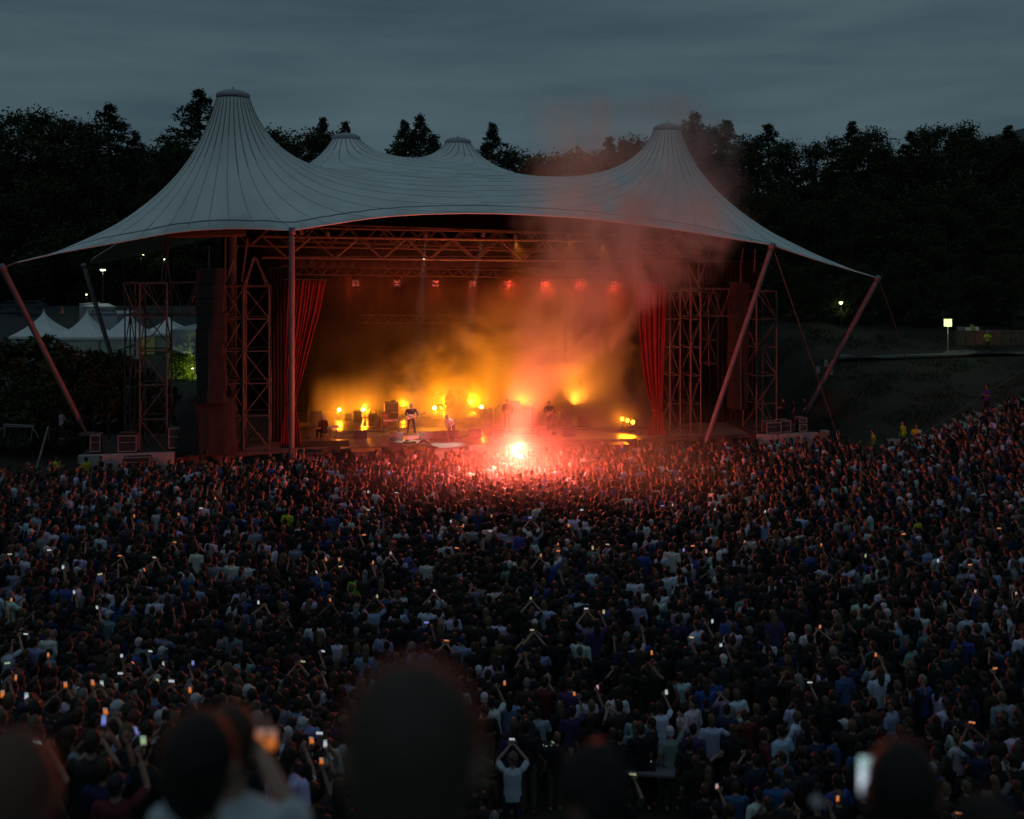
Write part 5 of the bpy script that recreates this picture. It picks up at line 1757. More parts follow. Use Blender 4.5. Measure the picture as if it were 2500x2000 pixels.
rp = random.Random(101)
crowd = []      # every standing figure: dict
def holder(px, py, hz):
    """ground point and depth for something hz metres above the ground seen at px, py"""
    d = 30.0
    for _ in range(30):
        x = (px-1250)/FPX*d
        d2 = (ZC-ground_z(x, d)-hz)*FPX/(py-YH)
        d = d*.5+d2*.5
    return Vector(((px-1250)/FPX*d, d, ZC-(py-YH)/FPX*d)), d
phone_recs = []
for px, py, key in PHONES:
    pose = 'phone_two' if rp.random() < .45 else 'phone_one'
    sc = rp.uniform(.95, 1.06)
    pa = PHONE_AT[pose]*sc
    p, d = holder(px, py, pa.z)
    f = facing(p.x, p.y)*.5
    off = Matrix.Rotation(f, 3, 'Z') @ Vector((pa.x, pa.y, 0))
    g = Vector((p.x-off.x, p.y-off.y, 0)); g.z = p.z-pa.z
    crowd.append(dict(x=g.x, y=g.y, z=g.z, rz=f, sc=sc, pose=pose, ph=(px, py, key)))
    phone_recs.append((p, key, rp.random() < (.65 if pose == 'phone_two' else .25), f, px, py, 1.0 if d > 30 else .92))

# keep-out spots: special figures placed by hand, aisle along the rail
SPOTS = []
def clear_spot(px, py, hz, r=.45, front=1.0):
    p, d = holder(px, py, hz); SPOTS.append((p.x, p.y, r, front)); return p, d

RAIL = [P(380, 1402, 1), P(720, 1388, 1), P(1000, 1366, 1), P(1330, 1349, 1), P(1700, 1345, 1), P(2100, 1318, 1), P(2500, 1290, 1)]
def rail_pt(px, py): return F(px, py, 1.05)
rail_line = [rail_pt(px, py) for px, py in ((300, 1408), (520, 1399), (730, 1388), (1000, 1366), (1330, 1349), (1640, 1342), (1950, 1322), (2200, 1300), (2500, 1288))]
def rail_y(x):
    for a, b in zip(rail_line, rail_line[1:]):
        if a.x <= x <= b.x: return a.y+(b.y-a.y)*(x-a.x)/(b.x-a.x)
    return -99

# grid of the crowd, nearer rows thinner
taken = [(c['x'], c['y']) for c in crowd]
cell = {}
def ck(x, y): return (int(math.floor(x/1.0)), int(math.floor(y/1.0)))
for x, y in taken: cell.setdefault(ck(x, y), []).append((x, y))
def free(x, y, r):
    i, j = ck(x, y)
    for a in (-1, 0, 1):
        for b in (-1, 0, 1):
            for q in cell.get((i+a, j+b), ()):
                if (q[0]-x)**2+(q[1]-y)**2 < r*r: return False
    return True
# ------------------------------------------------------------------ figures placed by hand
HV = (.42, .62, .03); HY = (.55, .50, .02)
specials = []
def sp_person(px, py_head, hh, kit, label, shirt, rz=None, clear=True, d=None, z=None, **kw):
    """a figure whose head top shows at px, py_head"""
    if d is None: p, d = holder(px, py_head, 1.75*hh)
    else: p = P(px, py_head, d)
    zz = ground_z(p.x, p.y) if z is None else z
    sc = (p.z-zz)/1.755 if d and z is not None else hh
    if clear: SPOTS.append((p.x, p.y, .5, 1.4))
    o = person(KITS[kit] if isinstance(kit, str) else kit, (p.x, p.y, zz), facing(p.x, p.y) if rz is None else rz, sc, label, shirt, **kw)
    specials.append(o); cell.setdefault(ck(p.x, p.y), []).append((p.x, p.y))
    return o
sp_person(702, 1240, 1.0, 'down', 'guard in a bright yellow vest seen from behind below the upright pole', HV, hair='short')
sp_person(870, 1398, 1.0, 'down', 'steward in a bright green top amid the dark middle of the crowd', (.20, .62, .05), hair='bun')
sp_person(2240, 1260, 1.0, 'down', 'guard in a dull yellow jacket standing by the crowd rail on the right', HY, hair='cap', trousers=(.30, .27, .02))
sp_person(2103, 1172, 1.0, 'one_up', 'person in a neon green top under the right guy cable', HV, hair='curly')
sp_person(2132, 1055, 1.0, 'down', 'guard in a yellow jacket facing away at the edge of the right bank', HY, d=57.5, z=None)
sp_person(2205, 1048, 1.04, 'long', 'large guard in a yellow green jacket by the foot of the handrail', HV, d=58.5, clear=False)
sp_person(2238, 1062, 1.0, 'folded', 'guard with a yellow vest facing the crowd by the foot of the handrail', HY, rz=2.6, d=57.8, clear=False)
sp_person(208, 1158, 1.05, 'down', 'man in a pale T-shirt standing clear of the crowd before the left side deck', (.45, .58, .74), rz=-1.2)
sp_person(135, 1138, 1.0, 'front', 'steward in a neon green vest leaning at the far left by the ramp', HV, d=50.5, rz=-1.0)
sp_person(210, 1140, 1.0, 'down', 'steward in a yellow vest below the left side deck', HY, d=50.2, rz=1.0)
sp_person(246, 1114, 1.06, 'folded', 'broad security man in black standing before the left deck wall', (.02, .02, .022), rz=2.7, d=50.0, z=.35)
# left deck crew
for k, (px, py, lab, ps, sh, rz) in enumerate(((232, 1010, 'crew member in a black T-shirt beside the foot of the far left strut', 'front', (.02, .02, .022), -1.1), (266, 1004, 'taller crew member in black standing on the left deck by the flight cases', 'front', (.025, .025, .028), -1.0), (150, 1001, 'man in a pale hooded top standing alone at the far left of the deck', 'folded', (.40, .36, .42), -.6))):
    sp_person(px, py, 1.03, ps, lab, sh, rz=rz, d=54.5 if k < 2 else 53.0, z=ZL-.05 if k < 2 else 2.1, clear=False)
# right deck crew
for k, (px, py, lab, ps, rz) in enumerate(((1913, 972, 'crew member with folded arms on the right deck, left of the group of three', 'folded', 2.0), (1938, 974, 'crew member in the middle of the group on the right deck', 'down', 1.4), (1966, 970, 'crew member just left of the foot of the far right strut', 'down', 1.2), (1648, 966, 'technician watching from inside the right scaffold tower', 'front', 1.2))):
    sp_person(px, py, 1.0, ps, lab, (.03, .03, .034), rz=rz, d=61.0 if k < 3 else 60, z=1.5, clear=False)
# on the bank
hvk = Kit('folded', sleeves='short')
sp_person(2411, 808, 1.0, 'folded', 'police officer in a neon vest with folded arms before the low wall', HV, rz=2.9, d=76.2, z=ground_z(P(2411, 868, 76.2).x, 76.2), clear=False, hair='cap', hairc='grey')
sp_person(2410, 938, 1.0, 'front', 'person in a purple top leaning on the handrail of the right stand', (.10, .06, .22), rz=1.9, d=63.0, z=1.7, clear=False)
# people up on the right stand
for k, (px, py, d, ps, sh, nm) in enumerate(((2315, 1058, 58, 'front', (.6, .58, .6), 'white'), (2330, 1064, 57.5, 'clap', (.7, .7, .72), 'white'), (2375, 1052, 58.5, 'down', (.66, .64, .66), 'white'), (2400, 1056, 58.2, 'down', (.02, .02, .02), 'black'), (2420, 1058, 58.4, 'front', (.025, .025, .03), 'black'), (2446, 1046, 58.8, 'folded', (.03, .03, .03), 'black'),
     (2407, 1027, 60, 'clap', (.03, .028, .028), 'black'), (2425, 992, 62, 'front', (.03, .03, .03), 'black'), (2446, 994, 62.2, 'down', (.04, .04, .04), 'grey'), (2473, 976, 63.5, 'folded', (.20, .10, .08), 'brown'), (2492, 985, 63.6, 'down', (.30, .35, .45), 'pale blue'), (2478, 1036, 60, 'folded', (.5, .5, .52), 'pale grey'), (2430, 1014, 60.6, 'one_up', (.03, .03, .035), 'black'))):
    x = P(px, py, d).x
    sp_person(px, py, .97, ps, 'person in a %s top on the right stand, %s there counting from left' % (nm, ['first', 'second', 'third', 'fourth', 'sixth', 'ninth', 'fifth', 'seventh', 'tenth', 'eleventh', 'rightmost', 'twelfth', 'eighth'][k]), sh, rz=1.25+.1*(k % 3), d=d, z=P(px, py, d).z-1.74, clear=False, hair=('long', 'short', 'curly')[k % 3])

# the man holding the flare stands under it
ho = KITS['one_up']
fp = FLARE-Vector((.27, .14, 1.93))
person(ho, (fp.x, fp.y, .12), 0, 1.0, 'person holding the burning flare above the crowd', (.10, .03, .03), hair='short', group=None)
cell.setdefault(ck(fp.x, fp.y), []).append((fp.x, fp.y))

# ------------------------------------------------------------------ the mass of the audience
def allowed(x, y):
    u = x/y
    if abs(u) > .60: return False
    nb = -math.sin(TH)*x+math.cos(TH)*y
    if x < 18.5:
        if nb > CST-2.6: return False
        if x < -14 and nb > CST-2.4: return False
    else:
        if y > 54.5+.42*(x-18.5): return False
        if y > 57: 
            if rp.random() < .45: return False
    if y < 11.0: return False
    gz = ground_z(x, y)
    vis = (ZC-gz-1.75)*FPX/y+YH
    if vis > 2080: return False
    ry = rail_y(x)
    if ry > 0 and -.25 < y-ry < .30: return False
    # the tables and the clear stairs below the camera
    px = u*FPX+1250; 
    if 1200 < px < 1680 and vis > 1790: return False
    return True
y = 9.0
row = 0
while y < 66:
    step = .50 if y > 30 else .50
    row += 1
    w = .60*y
    dx = .47 if y > 40 else .48 if y > 30 else .50
    x = -w+rp.uniform(0, dx)
    while x < w:
        xx = x+rp.uniform(-.17, .17); yy = y+rp.uniform(-.2, .2)
        ok = allowed(xx, yy) and free(xx, yy, .33) and rp.random() > (.02 if yy > 38 else .04)+max(0, .55*mnoise.noise(Vector((xx*.45, yy*.45, 7))))
        if ok:
            for sx, sy, r, fr in SPOTS:
                if (xx-sx)**2+(yy-sy)**2 < r*r or (abs(xx-sx) < r and 0 < sy-yy < fr): ok = False; break
        if ok:
            crowd.append(dict(x=xx, y=yy, z=ground_z(xx, yy), rz=facing(xx, yy)+rp.gauss(0, .28), sc=rp.gauss(.985, .05), pose=pick(rp, [('down', 48), ('front', 14), ('folded', 10), ('long', 12), ('one_up', 1.2 if yy < 42 else 3), ('both_up', .4 if yy < 42 else 2), ('clap', 5), ('hug', 2)])[0]))
            cell.setdefault(ck(xx, yy), []).append((xx, yy))
        x += dx
    y += step*(0.92 if y > 38 else 1)
for c in crowd:
    c['sc'] = min(1.1, max(.86, c['sc']))
    if rp.random() < .04: c['rz'] += rp.uniform(-2.5, 2.5)
    s = pick(rp, SHIRTS); c['sn'], c['s'] = s[0], tuple(max(.008, v*rp.uniform(.75, 1.15)) for v in s[1])
    if c['pose'] == 'long' and c['sn'] == 'white' and rp.random() < .6: c['sn'], c['s'] = 'black', (.02, .02, .022)
    c['h'] = pick(rp, HTYPES)[0]; c['hn'] = pick(rp, HCOLS)[0]
    c['hc'] = HAIRC[c['hn']] if c['h'] != 'cap' else rp.choice([(.6, .64, .70), (.02, .02, .02), (.03, .04, .10), (.02, .02, .03), (.12, .03, .03)])
    c['sk'] = rp.randrange(5)
    c['t'] = rp.choice([(.02, .02, .024), (.03, .04, .07), (.05, .05, .05), (.10, .09, .07), (.06, .08, .13)])
    c['px'] = c['x']/c['y']*FPX+1250; c['py'] = (ZC-c['z']-1.7)*FPX/c['y']+YH
crowd.sort(key=lambda c: c['y'])

# the nearest figures are individuals
POSEW = {'down': 'arms down', 'front': 'hands in front', 'folded': 'arms folded', 'one_up': 'one arm raised', 'both_up': 'both arms raised', 'phone_two': 'filming two-handed', 'phone_one': 'filming one-handed', 'clap': 'clapping', 'long': 'in long sleeves', 'hug': 'arm outstretched'}
HAIRW = {'short': 'short', 'long': 'long', 'curly': 'curly', 'bun': 'tied up'}
visible = [c for c in crowd if -10 < c['px'] < 2510 and c['py'] < 1990]
NEAR = visible[:262]
near_ids = set(id(c) for c in NEAR)
def zone(c):
    px, py = c['px'], c['py']
    h = 'far left' if px < 300 else 'left' if px < 800 else 'middle' if px < 1450 else 'right' if px < 2050 else 'far right'
    v = 'bottom' if py > 1800 else 'lower' if py > 1690 else 'nearer'
    return h, v
desc = {}
for c in NEAR:
    hw = ('a cap' if c['h'] == 'cap' else '%s %s hair' % (HAIRW[c['h']], c['hn']))
    c['d'] = (c['sn'], hw, POSEW[c['pose']], zone(c))
    desc.setdefault(c['d'], []).append(c)
for d, lst in desc.items():
    lst.sort(key=lambda c: c['px'])
    for k, c in enumerate(lst):
        base = 'person in %s, %s, %s, %s %s crowd' % (d[0], d[1], d[2], d[3][1], d[3][0])
        if len(lst) > 1: base = '%s shirt, %s, %s, %s %s crowd, %s from left' % (d[0], d[1], d[2], d[3][1], d[3][0], ordinal(k))
        c['lab'] = base
for c in NEAR:
    person(KITS[c['pose']], (c['x'], c['y'], c['z']), c['rz'], c['sc'], c['lab'], c['s'], c['t'], c['h'], c['hc'], c['sk'], 'concert-goers nearest the camera', (rp.gauss(0, .03), rp.gauss(0, .03)))

# all the others are one crowd
vcol = bpy.data.collections.new('crowd_figures')
VARS = []
for ps in ('down', 'front', 'folded', 'long', 'one_up', 'both_up', 'phone_two', 'phone_one', 'clap', 'hug'):
    for h in (('short', 'long', 'curly', 'bun', 'cap') if ps in ('down', 'front', 'long', 'one_up') else ('short', 'long', 'cap')):
        VARS.append((ps, h))
for k, (ps, h) in enumerate(VARS):
    o = bpy.data.objects.new('figure_%03d' % k, KITS[ps].joined(h)); vcol.objects.link(o)
vidx = {v: k for k, v in enumerate(VARS)}
far = [c for c in crowd if id(c) not in near_ids and c['px'] > -260 and c['px'] < 2760]
me = bpy.data.meshes.new('crowd')
me.from_pydata([(c['x'], c['y'], c['z']) for c in far], [], [])
def add_attr(name, typ, vals, key):
    a = me.attributes.new(name, typ, 'POINT'); a.data.foreach_set(key, vals)
add_attr('variant', 'INT', [vidx.get((c['pose'], c['h']), vidx[(c['pose'], 'short')]) for c in far], 'value')
add_attr('turn', 'FLOAT_VECTOR', [q for c in far for q in (rp.gauss(0, .05), rp.gauss(0, .05), c['rz'])], 'vector')
add_attr('size', 'FLOAT', [c['sc'] for c in far], 'value')
for nm, k in (('shirt_col', 's'), ('trouser_col', 't'), ('hair_col', 'hc')):
    add_attr(nm, 'FLOAT_COLOR', [q for c in far for q in (*c[k], 1)], 'color')
add_attr('skin_col', 'FLOAT_COLOR', [q for c in far for q in (*SKINS[c['sk']], 1)], 'color')
co = link('crowd', me)
tag(co, 'dense standing audience filling the arena between the rails and the stage', 'crowd', kind='stuff')
ng = bpy.data.node_groups.new('crowd', 'GeometryNodeTree')
ng.interface.new_socket('Geometry', in_out='INPUT', socket_type='NodeSocketGeometry')
ng.interface.new_socket('Geometry', in_out='OUTPUT', socket_type='NodeSocketGeometry')
N_, K_ = ng.nodes, ng.links
gi = N_.new('NodeGroupInput'); go = N_.new('NodeGroupOutput')
ip = N_.new('GeometryNodeInstanceOnPoints'); ci = N_.new('GeometryNodeCollectionInfo')
ci.inputs['Collection'].default_value = vcol
ci.inputs['Separate Children'].default_value = True
ci.inputs['Reset Children'].default_value = True
def nat(name, t):
    a = N_.new('GeometryNodeInputNamedAttribute'); a.data_type = t; a.inputs['Name'].default_value = name
    return a.outputs['Attribute']
K_.new(gi.outputs[0], ip.inputs['Points']); K_.new(ci.outputs[0], ip.inputs['Instance'])
ip.inputs['Pick Instance'].default_value = True
K_.new(nat('variant', 'INT'), ip.inputs['Instance Index'])
er_ = N_.new('FunctionNodeEulerToRotation')
K_.new(nat('turn', 'FLOAT_VECTOR'), er_.inputs[0]); K_.new(er_.outputs[0], ip.inputs['Rotation'])
K_.new(nat('size', 'FLOAT'), ip.inputs['Scale'])
K_.new(ip.outputs[0], go.inputs[0])
md = co.modifiers.new('crowd', 'NODES'); md.node_group = ng
print('CROWD', len(crowd), 'far', len(far), 'near', len(NEAR))

# phones
seen_lab = {}
for p, key, wide, f, px, py, sc in phone_recs:
    nm = SCRC[key][0][0]
    h = 'far left' if px < 300 else 'left' if px < 800 else 'middle' if px < 1450 else 'right' if px < 2050 else 'far right'
    v = 'front, near the stage' if py < 1300 else 'back half' if py < 1420 else 'centre depth' if py < 1560 else 'near part' if py < 1720 else 'bottom'
    seen_lab.setdefault((nm, wide, h, v), []).append((px, p, key, f, sc))
for (nm, wide, h, v), lst in seen_lab.items():
    lst.sort(key=lambda q: q[0])
    for k, (px, p, key, f, sc) in enumerate(lst):
        lab = 'phone with %s screen held %s, crowd %s, %s' % (nm, 'sideways' if wide else 'upright', h, v)
        if len(lst) > 1: lab += ', %s from left' % ordinal(k)
        phone(p, key, wide, lab, sc*rp.uniform(.85, 1.0), f*.3+rp.gauss(0, .25), rp.gauss(.15, .2))

# the wave-breaker rail across the arena
e = empty('crowd_rail', (rail_line[4].x, rail_line[4].y, 0), 'low steel rail curving across the middle of the crowd', 'rail')
for a, b in zip(rail_line, rail_line[1:]):
    bar('rail', a, b, .024, ST, e)
    bar('rail', a-Vector((0, 0, .5)), b-Vector((0, 0, .5)), .018, ST, e)
    for t in (0, .33, .66):
        q = a.lerp(b, t); bar('post', (q.x, q.y, 0), q, .025, ST, e)
# ================================================================== the band and its gear
mat('grill', (.10, .095, .095), .9, noise=(.06, .056, .056), bscale=40)
mat('chrome', (.62, .62, .64), .2, 1.0)
mat('brass', (.62, .45, .16), .25, 1.0)
mat('drumhead', (.55, .52, .48), .6)
mat('drum_shell', (.20, .10, .05), .35)
mat('guitar_white', (.74, .72, .62), .35)
mat('wood_neck', (.40, .25, .13), .5)
mat('wood_top', (.36, .20, .09), .5, noise=(.26, .14, .06), bscale=6)
mat('grey_case', (.16, .16, .165), .6)
band = {}
# singer on a white box
sb = F(1006, 1074, FLOOR)
e = empty('riser_box', sb, 'small white box the singer stands on', 'box')
Rb_ = Matrix.Rotation(TH, 3, 'Z')
MB().box(sb+Vector((0, .35, .105)), (.84, .62, .19), Rb_).build('body', MAT['white_paint'], e)
MB().box(sb+Vector((0, .35, .207)), (.86, .64, .014), Rb_).build('lid', MAT['carpet'], e)
gk = Kit('guitar', leg='wide', sleeves='long', build=1.08)
s0 = sb+Vector((-.08, .33, .215))
singer = person(gk, s0, math.pi+.05, 1.0, 'singer with pale hair and dark zipped jacket playing a guitar on a white box', (.035, .028, .034), (.045, .045, .055), 'short', (.42, .42, .42), 1)
# white collar and zip
MB().lathe(s0+Vector((0, -.01, 1.455)), [(.078, 0), (.07, .05), (.06, .055)], 16).build('collar', MAT['white_paint'], None).parent = None
col_ = [o for o in bpy.data.objects if o.name.startswith('collar')][0]
col_.parent = singer; col_.location = Vector((0, 0, 1.455)); 
def guitar(c, rz, roll, label, body_m, sc=1.0):
    """electric guitar lying across the body; c is the body centre, rz faces the audience"""
    e = empty('electric_guitar', c, label, 'guitar', None, 0)
    R = Matrix.Rotation(rz, 3, 'Z') @ Matrix.Rotation(-roll, 3, 'Y')
    out = []
    for k in range(28):
        t = 2*math.pi*k/28
        r = .165+.030*math.cos(2*t)+.020*math.cos(3*t+.4)
        out.append((r*1.18*math.cos(t), 0, r*.92*math.sin(t)))
    m = MB(); m.prism([c+R @ (Vector(q)*sc) for q in out], R @ Vector((0, .045, 0))); m.build('body', MAT[body_m], e)
    m = MB(); m.prism([c+R @ (Vector(q)*sc*.62+Vector((.03, -.004, -.01))) for q in out], R @ Vector((0, .003, 0))); m.build('pickguard', MAT['drumhead'], e)
    m = MB(); m.box(c+R @ Vector((.45*sc, -.01, .01)), (.56*sc, .022, .05), R); m.build('neck', MAT['wood_neck'], e)
    m = MB(); m.box(c+R @ Vector((.80*sc, -.005, .02)), (.17*sc, .02, .075), R); m.build('headstock', MAT['wood_neck'], e)
    for k in range(3): MB().box(c+R @ Vector((.74+.05*k, -.005, .068)), (.012, .02, .03), R).build('tuner', MAT['chrome'], e)
    for k in range(2): MB().box(c+R @ Vector((-.02+.09*k, -.012, -.005)), (.03, .012, .075), R).build('pickup', MAT['black'], e)
    return e
guitar(s0+Vector((-.03, -.22, 1.03)), .06, .22, 'cream electric guitar held by the singer', 'guitar_white')
# dancing performer in a white shirt on the grey apron
dk = Kit('front', leg='stride', bend=.85, sleeves='long', long=False)
dp = F(1103, 1077, FLOOR)
person(dk, dp, math.pi-.5, .98, 'performer in a loose white shirt bending forward on the grey cloth', (.72, .74, .76), (.14, .10, .11), 'curly', (.26, .15, .08), 1)
# seated player at the left with a small keyboard
sk_ = Kit('front', leg='sit', bend=.25, sleeves='long', build=1.05)
kp = F(792, 1076, FLOOR)
person(sk_, kp, -.75+math.pi*.5, 1.05, 'hunched player with pale hair sitting at a small keyboard at the left of the stage', (.05, .025, .022), (.03, .025, .028), 'short', (.55, .55, .57), 0)
e = empty('stool', kp, 'dark stool under the hunched player at the left', 'stool')
MB().lathe(kp+Vector((0, 0, .43)), [(.19, 0), (.2, .02), (.2, .05), (.15, .065)], 18).build('seat', MAT['black'], e, smooth=True)
for k in range(3):
    t = k*2.094; bar('leg', kp+Vector((0, 0, .43)), kp+Vector((.22*math.cos(t), .22*math.sin(t), 0)), .014, MAT['steel_dark'], e)
def keyboard(p, rz, label, w=.9, h=.82):
    e = empty('stage_keyboard', p, label, 'keyboard')
    R = Matrix.Rotation(rz, 3, 'Z')
    MB().box(p+Vector((0, 0, h)), (w, .30, .08), R).build('body', MAT['white_paint'], e)
    nk = 22
    for k in range(nk):
        MB().box(p+Vector((0, 0, h+.045))+R @ Vector((-w*.44+w*.88*(k+.5)/nk, -.07, 0)), (w*.88/nk-.004, .13, .012), R).build('white_key', MAT['drumhead'], e)
    for s in (-1, 1):
        bar('leg', p+R @ Vector((w*.38*s, -.1, 0)), p+R @ Vector((w*.38*s, .1, 0))+Vector((0, 0, h-.04)), .018, MAT['chrome'], e)
        bar('leg', p+R @ Vector((w*.38*s, .14, 0)), p+R @ Vector((w*.38*s, -.1, 0))+Vector((0, 0, h-.04)), .018, MAT['chrome'], e)
keyboard(kp+Vector((.48, .18, 0)), .9, 'small white keyboard in front of the hunched player', .62, .70)
kb = F(957, 1059, FLOOR)
keyboard(kb, .25, 'white keyboard on a chrome stand left of the singer', 1.0, .78)
# synthesiser rack with patch lamps beside it
e = empty('synth_rack', kb+Vector((-.45, .5, 0)), 'upright synthesiser rack with glinting knobs left of the singer', 'synthesiser')
b0 = kb+Vector((-.45, .5, 0))
MB().box(b0+Vector((0, 0, .78)), (.55, .45, .75), Matrix.Rotation(.35, 3, 'Z')).build('cabinet', MAT['wood_top'], e)
rk = random.Random(8)
for k in range(34):
    MB().ell(b0+Matrix.Rotation(.35, 3, 'Z') @ Vector((rk.uniform(-.23, .23), -.235, 0))+Vector((0, 0, rk.uniform(.5, 1.12))), (.018, .014, .018), None, 6, 4).build('knob', MAT['brass'], e)
for s in (-1, 1): bar('leg', b0+Vector((.22*s, 0, 0)), b0+Vector((.22*s, 0, .42)), .02, MAT['chrome'], e)
# amplifier cabinet with pale trim
def cabinet(p, w, d, h, label, trim='guitar_white', z0=.0, name='amplifier_cabinet', cloth='grill', rows=2):
    e = empty(name, p, label, 'amplifier')
    c = p+Vector((0, d/2, z0+h/2))
    MB().box(c, (w, d, h), Rb_).build('shell', MAT['case_panel'], e)
    f = c-NB*(d/2+.004)
    for k in range(rows):
        zz = h*((k+.5)/rows-.5)
        MB().box(f+Vector((0, 0, zz)), (w-.08, .012, h/rows-.06), Rb_).build('grill', MAT[cloth], e)
    for sx in (-1, 1): MB().box(f+EX*(sx*(w/2-.015))-NB*.008, (.03, .012, h), Rb_).build('trim', MAT[trim], e)
    for sz in range(rows+1): MB().box(f+Vector((0, 0, h*(sz/rows-.5)+(.015 if sz == 0 else -.015 if sz == rows else 0)))-NB*.011, (w-.065, .012, .03), Rb_).build('trim', MAT[trim], e)
    for sx in (-1, 1):
        MB().box(c+EX*(sx*(w/2+.01)), (.02, .12, .04), Rb_).build('handle', MAT['black'], e)
    return e
ap_ = F(958, 1052, FLOOR)+NB*1.4
cabinet(ap_, .84, .5, 1.15, 'tall amplifier cabinet with pale trim behind the keyboard', z0=.28)
e = empty('wah_stand', ap_+Vector((.12, .2, 1.44)), 'small dark gadget with upright antennas on the tall amplifier cabinet', 'gadget')
MB().box(ap_+Vector((.12, .25, 1.48)), (.3, .2, .08), Rb_).build('box', MAT['black'], e)
for dx in (-.05, .02, .09): bar('antenna', ap_+Vector((.12+dx, .25, 1.52)), ap_+Vector((.12+dx*2.5, .25, 1.78-abs(dx))), .012, MAT['black'], e)
# floor wedges
def wedge(px, py, w, label, m_='grey_case'):
    p = F(px, py, FLOOR); e = empty('monitor_wedge', p, label, 'monitor speaker', 'floor monitor wedges')
    pr = [(-.0, 0), (.5, 0), (.52, .12), (.22, .42), (.06, .40)]
    m = MB(); m.prism([p-EX*(w/2)+NB*(a)+Vector((0, 0, b)) for a, b in pr], EX*w); m.build('cabinet', MAT[m_], e)
    g = [(.50, .15), (.25, .40)]
    q0 = p+NB*g[0][0]+Vector((0, 0, g[0][1])); q1 = p+NB*g[1][0]+Vector((0, 0, g[1][1]))
    nn = (NB*.27+Vector((0, 0, .25))).normalized()*.012
    MB().prism([q0-EX*w*.46+nn, q0+EX*w*.46+nn, q1+EX*w*.46+nn, q1-EX*w*.46+nn], nn*.6).build('grill', MAT['grill'], e)
    for s in (-1, 1): MB().box(p-EX*0+EX*(s*(w/2+.004))+NB*.25+Vector((0, 0, .22)), (.01, .12, .04), Rb_).build('handle', MAT['black'], e)
wedge(969, 1076, .74, 'floor monitor wedge just left of the white box')
wedge(1043, 1074, .74, 'pale floor monitor wedge just right of the white box')
wedge(1078, 1072, .8, 'dark floor monitor wedge second to the right of the white box', 'case_panel')
wedge(1103, 1071, .8, 'dark floor monitor wedge at the edge of the grey cloth', 'case_panel')
wedge(968, 1104, .64, 'black monitor wedge standing on the stage lip below the keyboard', 'black')
wedge(816, 1108, .6, 'black monitor wedge on the stage lip at the left', 'black')
# drum kit on its riser
dr = F(1106, 1036, FLOOR)
e = empty('drum_riser', dr, 'low black drum riser at the middle of the stage', 'riser')
MB().box(dr+NB*1.2+Vector((0, 0, .17)), (3.4, 2.6, .34), Rb_).build('platform', MAT['case_panel'], e)
MB().box(dr-NB*.1+Vector((0, 0, .2)), (3.42, .03, .26), Rb_).build('skirt', MAT['black_cloth'], e)
zr = FLOOR+.345
kc = Vector((dr.x, dr.y, zr))+NB*.7
dk_ = empty('drum_kit', kc, 'drum kit with wooden shells and raised cymbals on the riser', 'drum kit')
RX = Matrix.Rotation(TH, 3, 'Z') @ Matrix.Rotation(math.pi/2, 3, 'X')
MB().lathe(kc+Vector((0, 0, .33))+NB*.4, [(.30, 0), (.31, .0), (.31, .42), (.30, .42)], 28, RX).build('bass_drum', MAT['drum_shell'], dk_, smooth=True)
MB().lathe(kc+Vector((0, 0, .33))-NB*.03, [(.295, 0), (.295, .012), (0, .012)], 28, RX).build('drum_head', MAT['drumhead'], dk_)
MB().lathe(kc+Vector((.07, 0, .28))-NB*.05, [(.06, 0), (.06, .012), (0, .012)], 16, RX).build('port', MAT['black'], dk_)
for a, b, z, r, h in ((-.26, .25, .68, .16, .22), (.22, .25, .70, .17, .24), (.62, .55, .30, .21, .40), (-.62, .55, .55, .18, .15)):
    c = kc+EX*a+NB*b+Vector((0, 0, z))
    MB().lathe(c, [(r*.98, 0), (r, .01), (r, h-.01), (r*.98, h)], 22, Matrix.Rotation(-.2, 3, 'X')).build('drum', MAT['drum_shell'], dk_, smooth=True)
    for k in range(3):
        t = k*2.1; bar('stand_leg', c+Vector((0, 0, .05)), Vector((c.x+.2*math.cos(t), c.y+.2*math.sin(t), zr)), .012, MAT['chrome'], dk_)
for a, b, z, r in ((-.85, .3, 1.05, .24), (-.5, .75, 1.30, .26), (.55, .7, 1.38, .27), (.9, .35, 1.12, .25)):
    c = kc+EX*a+NB*b+Vector((0, 0, z))
    MB().lathe(c, [(r, 0), (r*.35, .025), (r*.25, .05), (.02, .055)], 24, Matrix.Rotation(.2*(1 if a > 0 else -1), 3, 'Y')).build('cymbal', MAT['brass'], dk_, smooth=True)
    bar('cymbal_stand', Vector((c.x, c.y, zr)), c+Vector((0, 0, .05)), .014, MAT['chrome'], dk_)
drk = Kit('drum', leg='sit', sleeves='short')
person(drk, kc+NB*1.0+Vector((0, 0, .12)), math.pi+TH, 1.0, 'drummer sitting behind the drum kit', (.10, .07, .06), (.03, .03, .03), 'short', 'brown', 1)
# microphone stands
def mic_stand(px, py, h, lean, label):
    p = F(px, py, FLOOR); e = empty('microphone_stand', p, label, 'microphone stand', 'microphone stands')
    MB().lathe(p, [(.14, 0), (.14, .02), (.02, .035)], 16).build('base', MAT['black'], e)
    bar('pole', p, p+Vector((0, 0, h)), .013, MAT['chrome'], e)
    t = p+Vector((lean, -.1, h+.12)); bar('boom', p+Vector((-lean*.4, 0, h-.08)), t, .011, MAT['black'], e)
    MB().ell(t+Vector((0, 0, .02)), (.028, .028, .04)).build('microphone', MAT['black'], e)
mic_stand(994, 1076, 1.25, .1, 'microphone stand in front of the singer')
mic_stand(1135, 1044, 1.55, -.35, 'tall boom microphone stand right of the drum kit')
mic_stand(1078, 1044, 1.6, .4, 'tall boom microphone stand left of the drum kit')
mic_stand(752, 1070, 1.7, 0, 'thin upright stand beside the left red curtain')
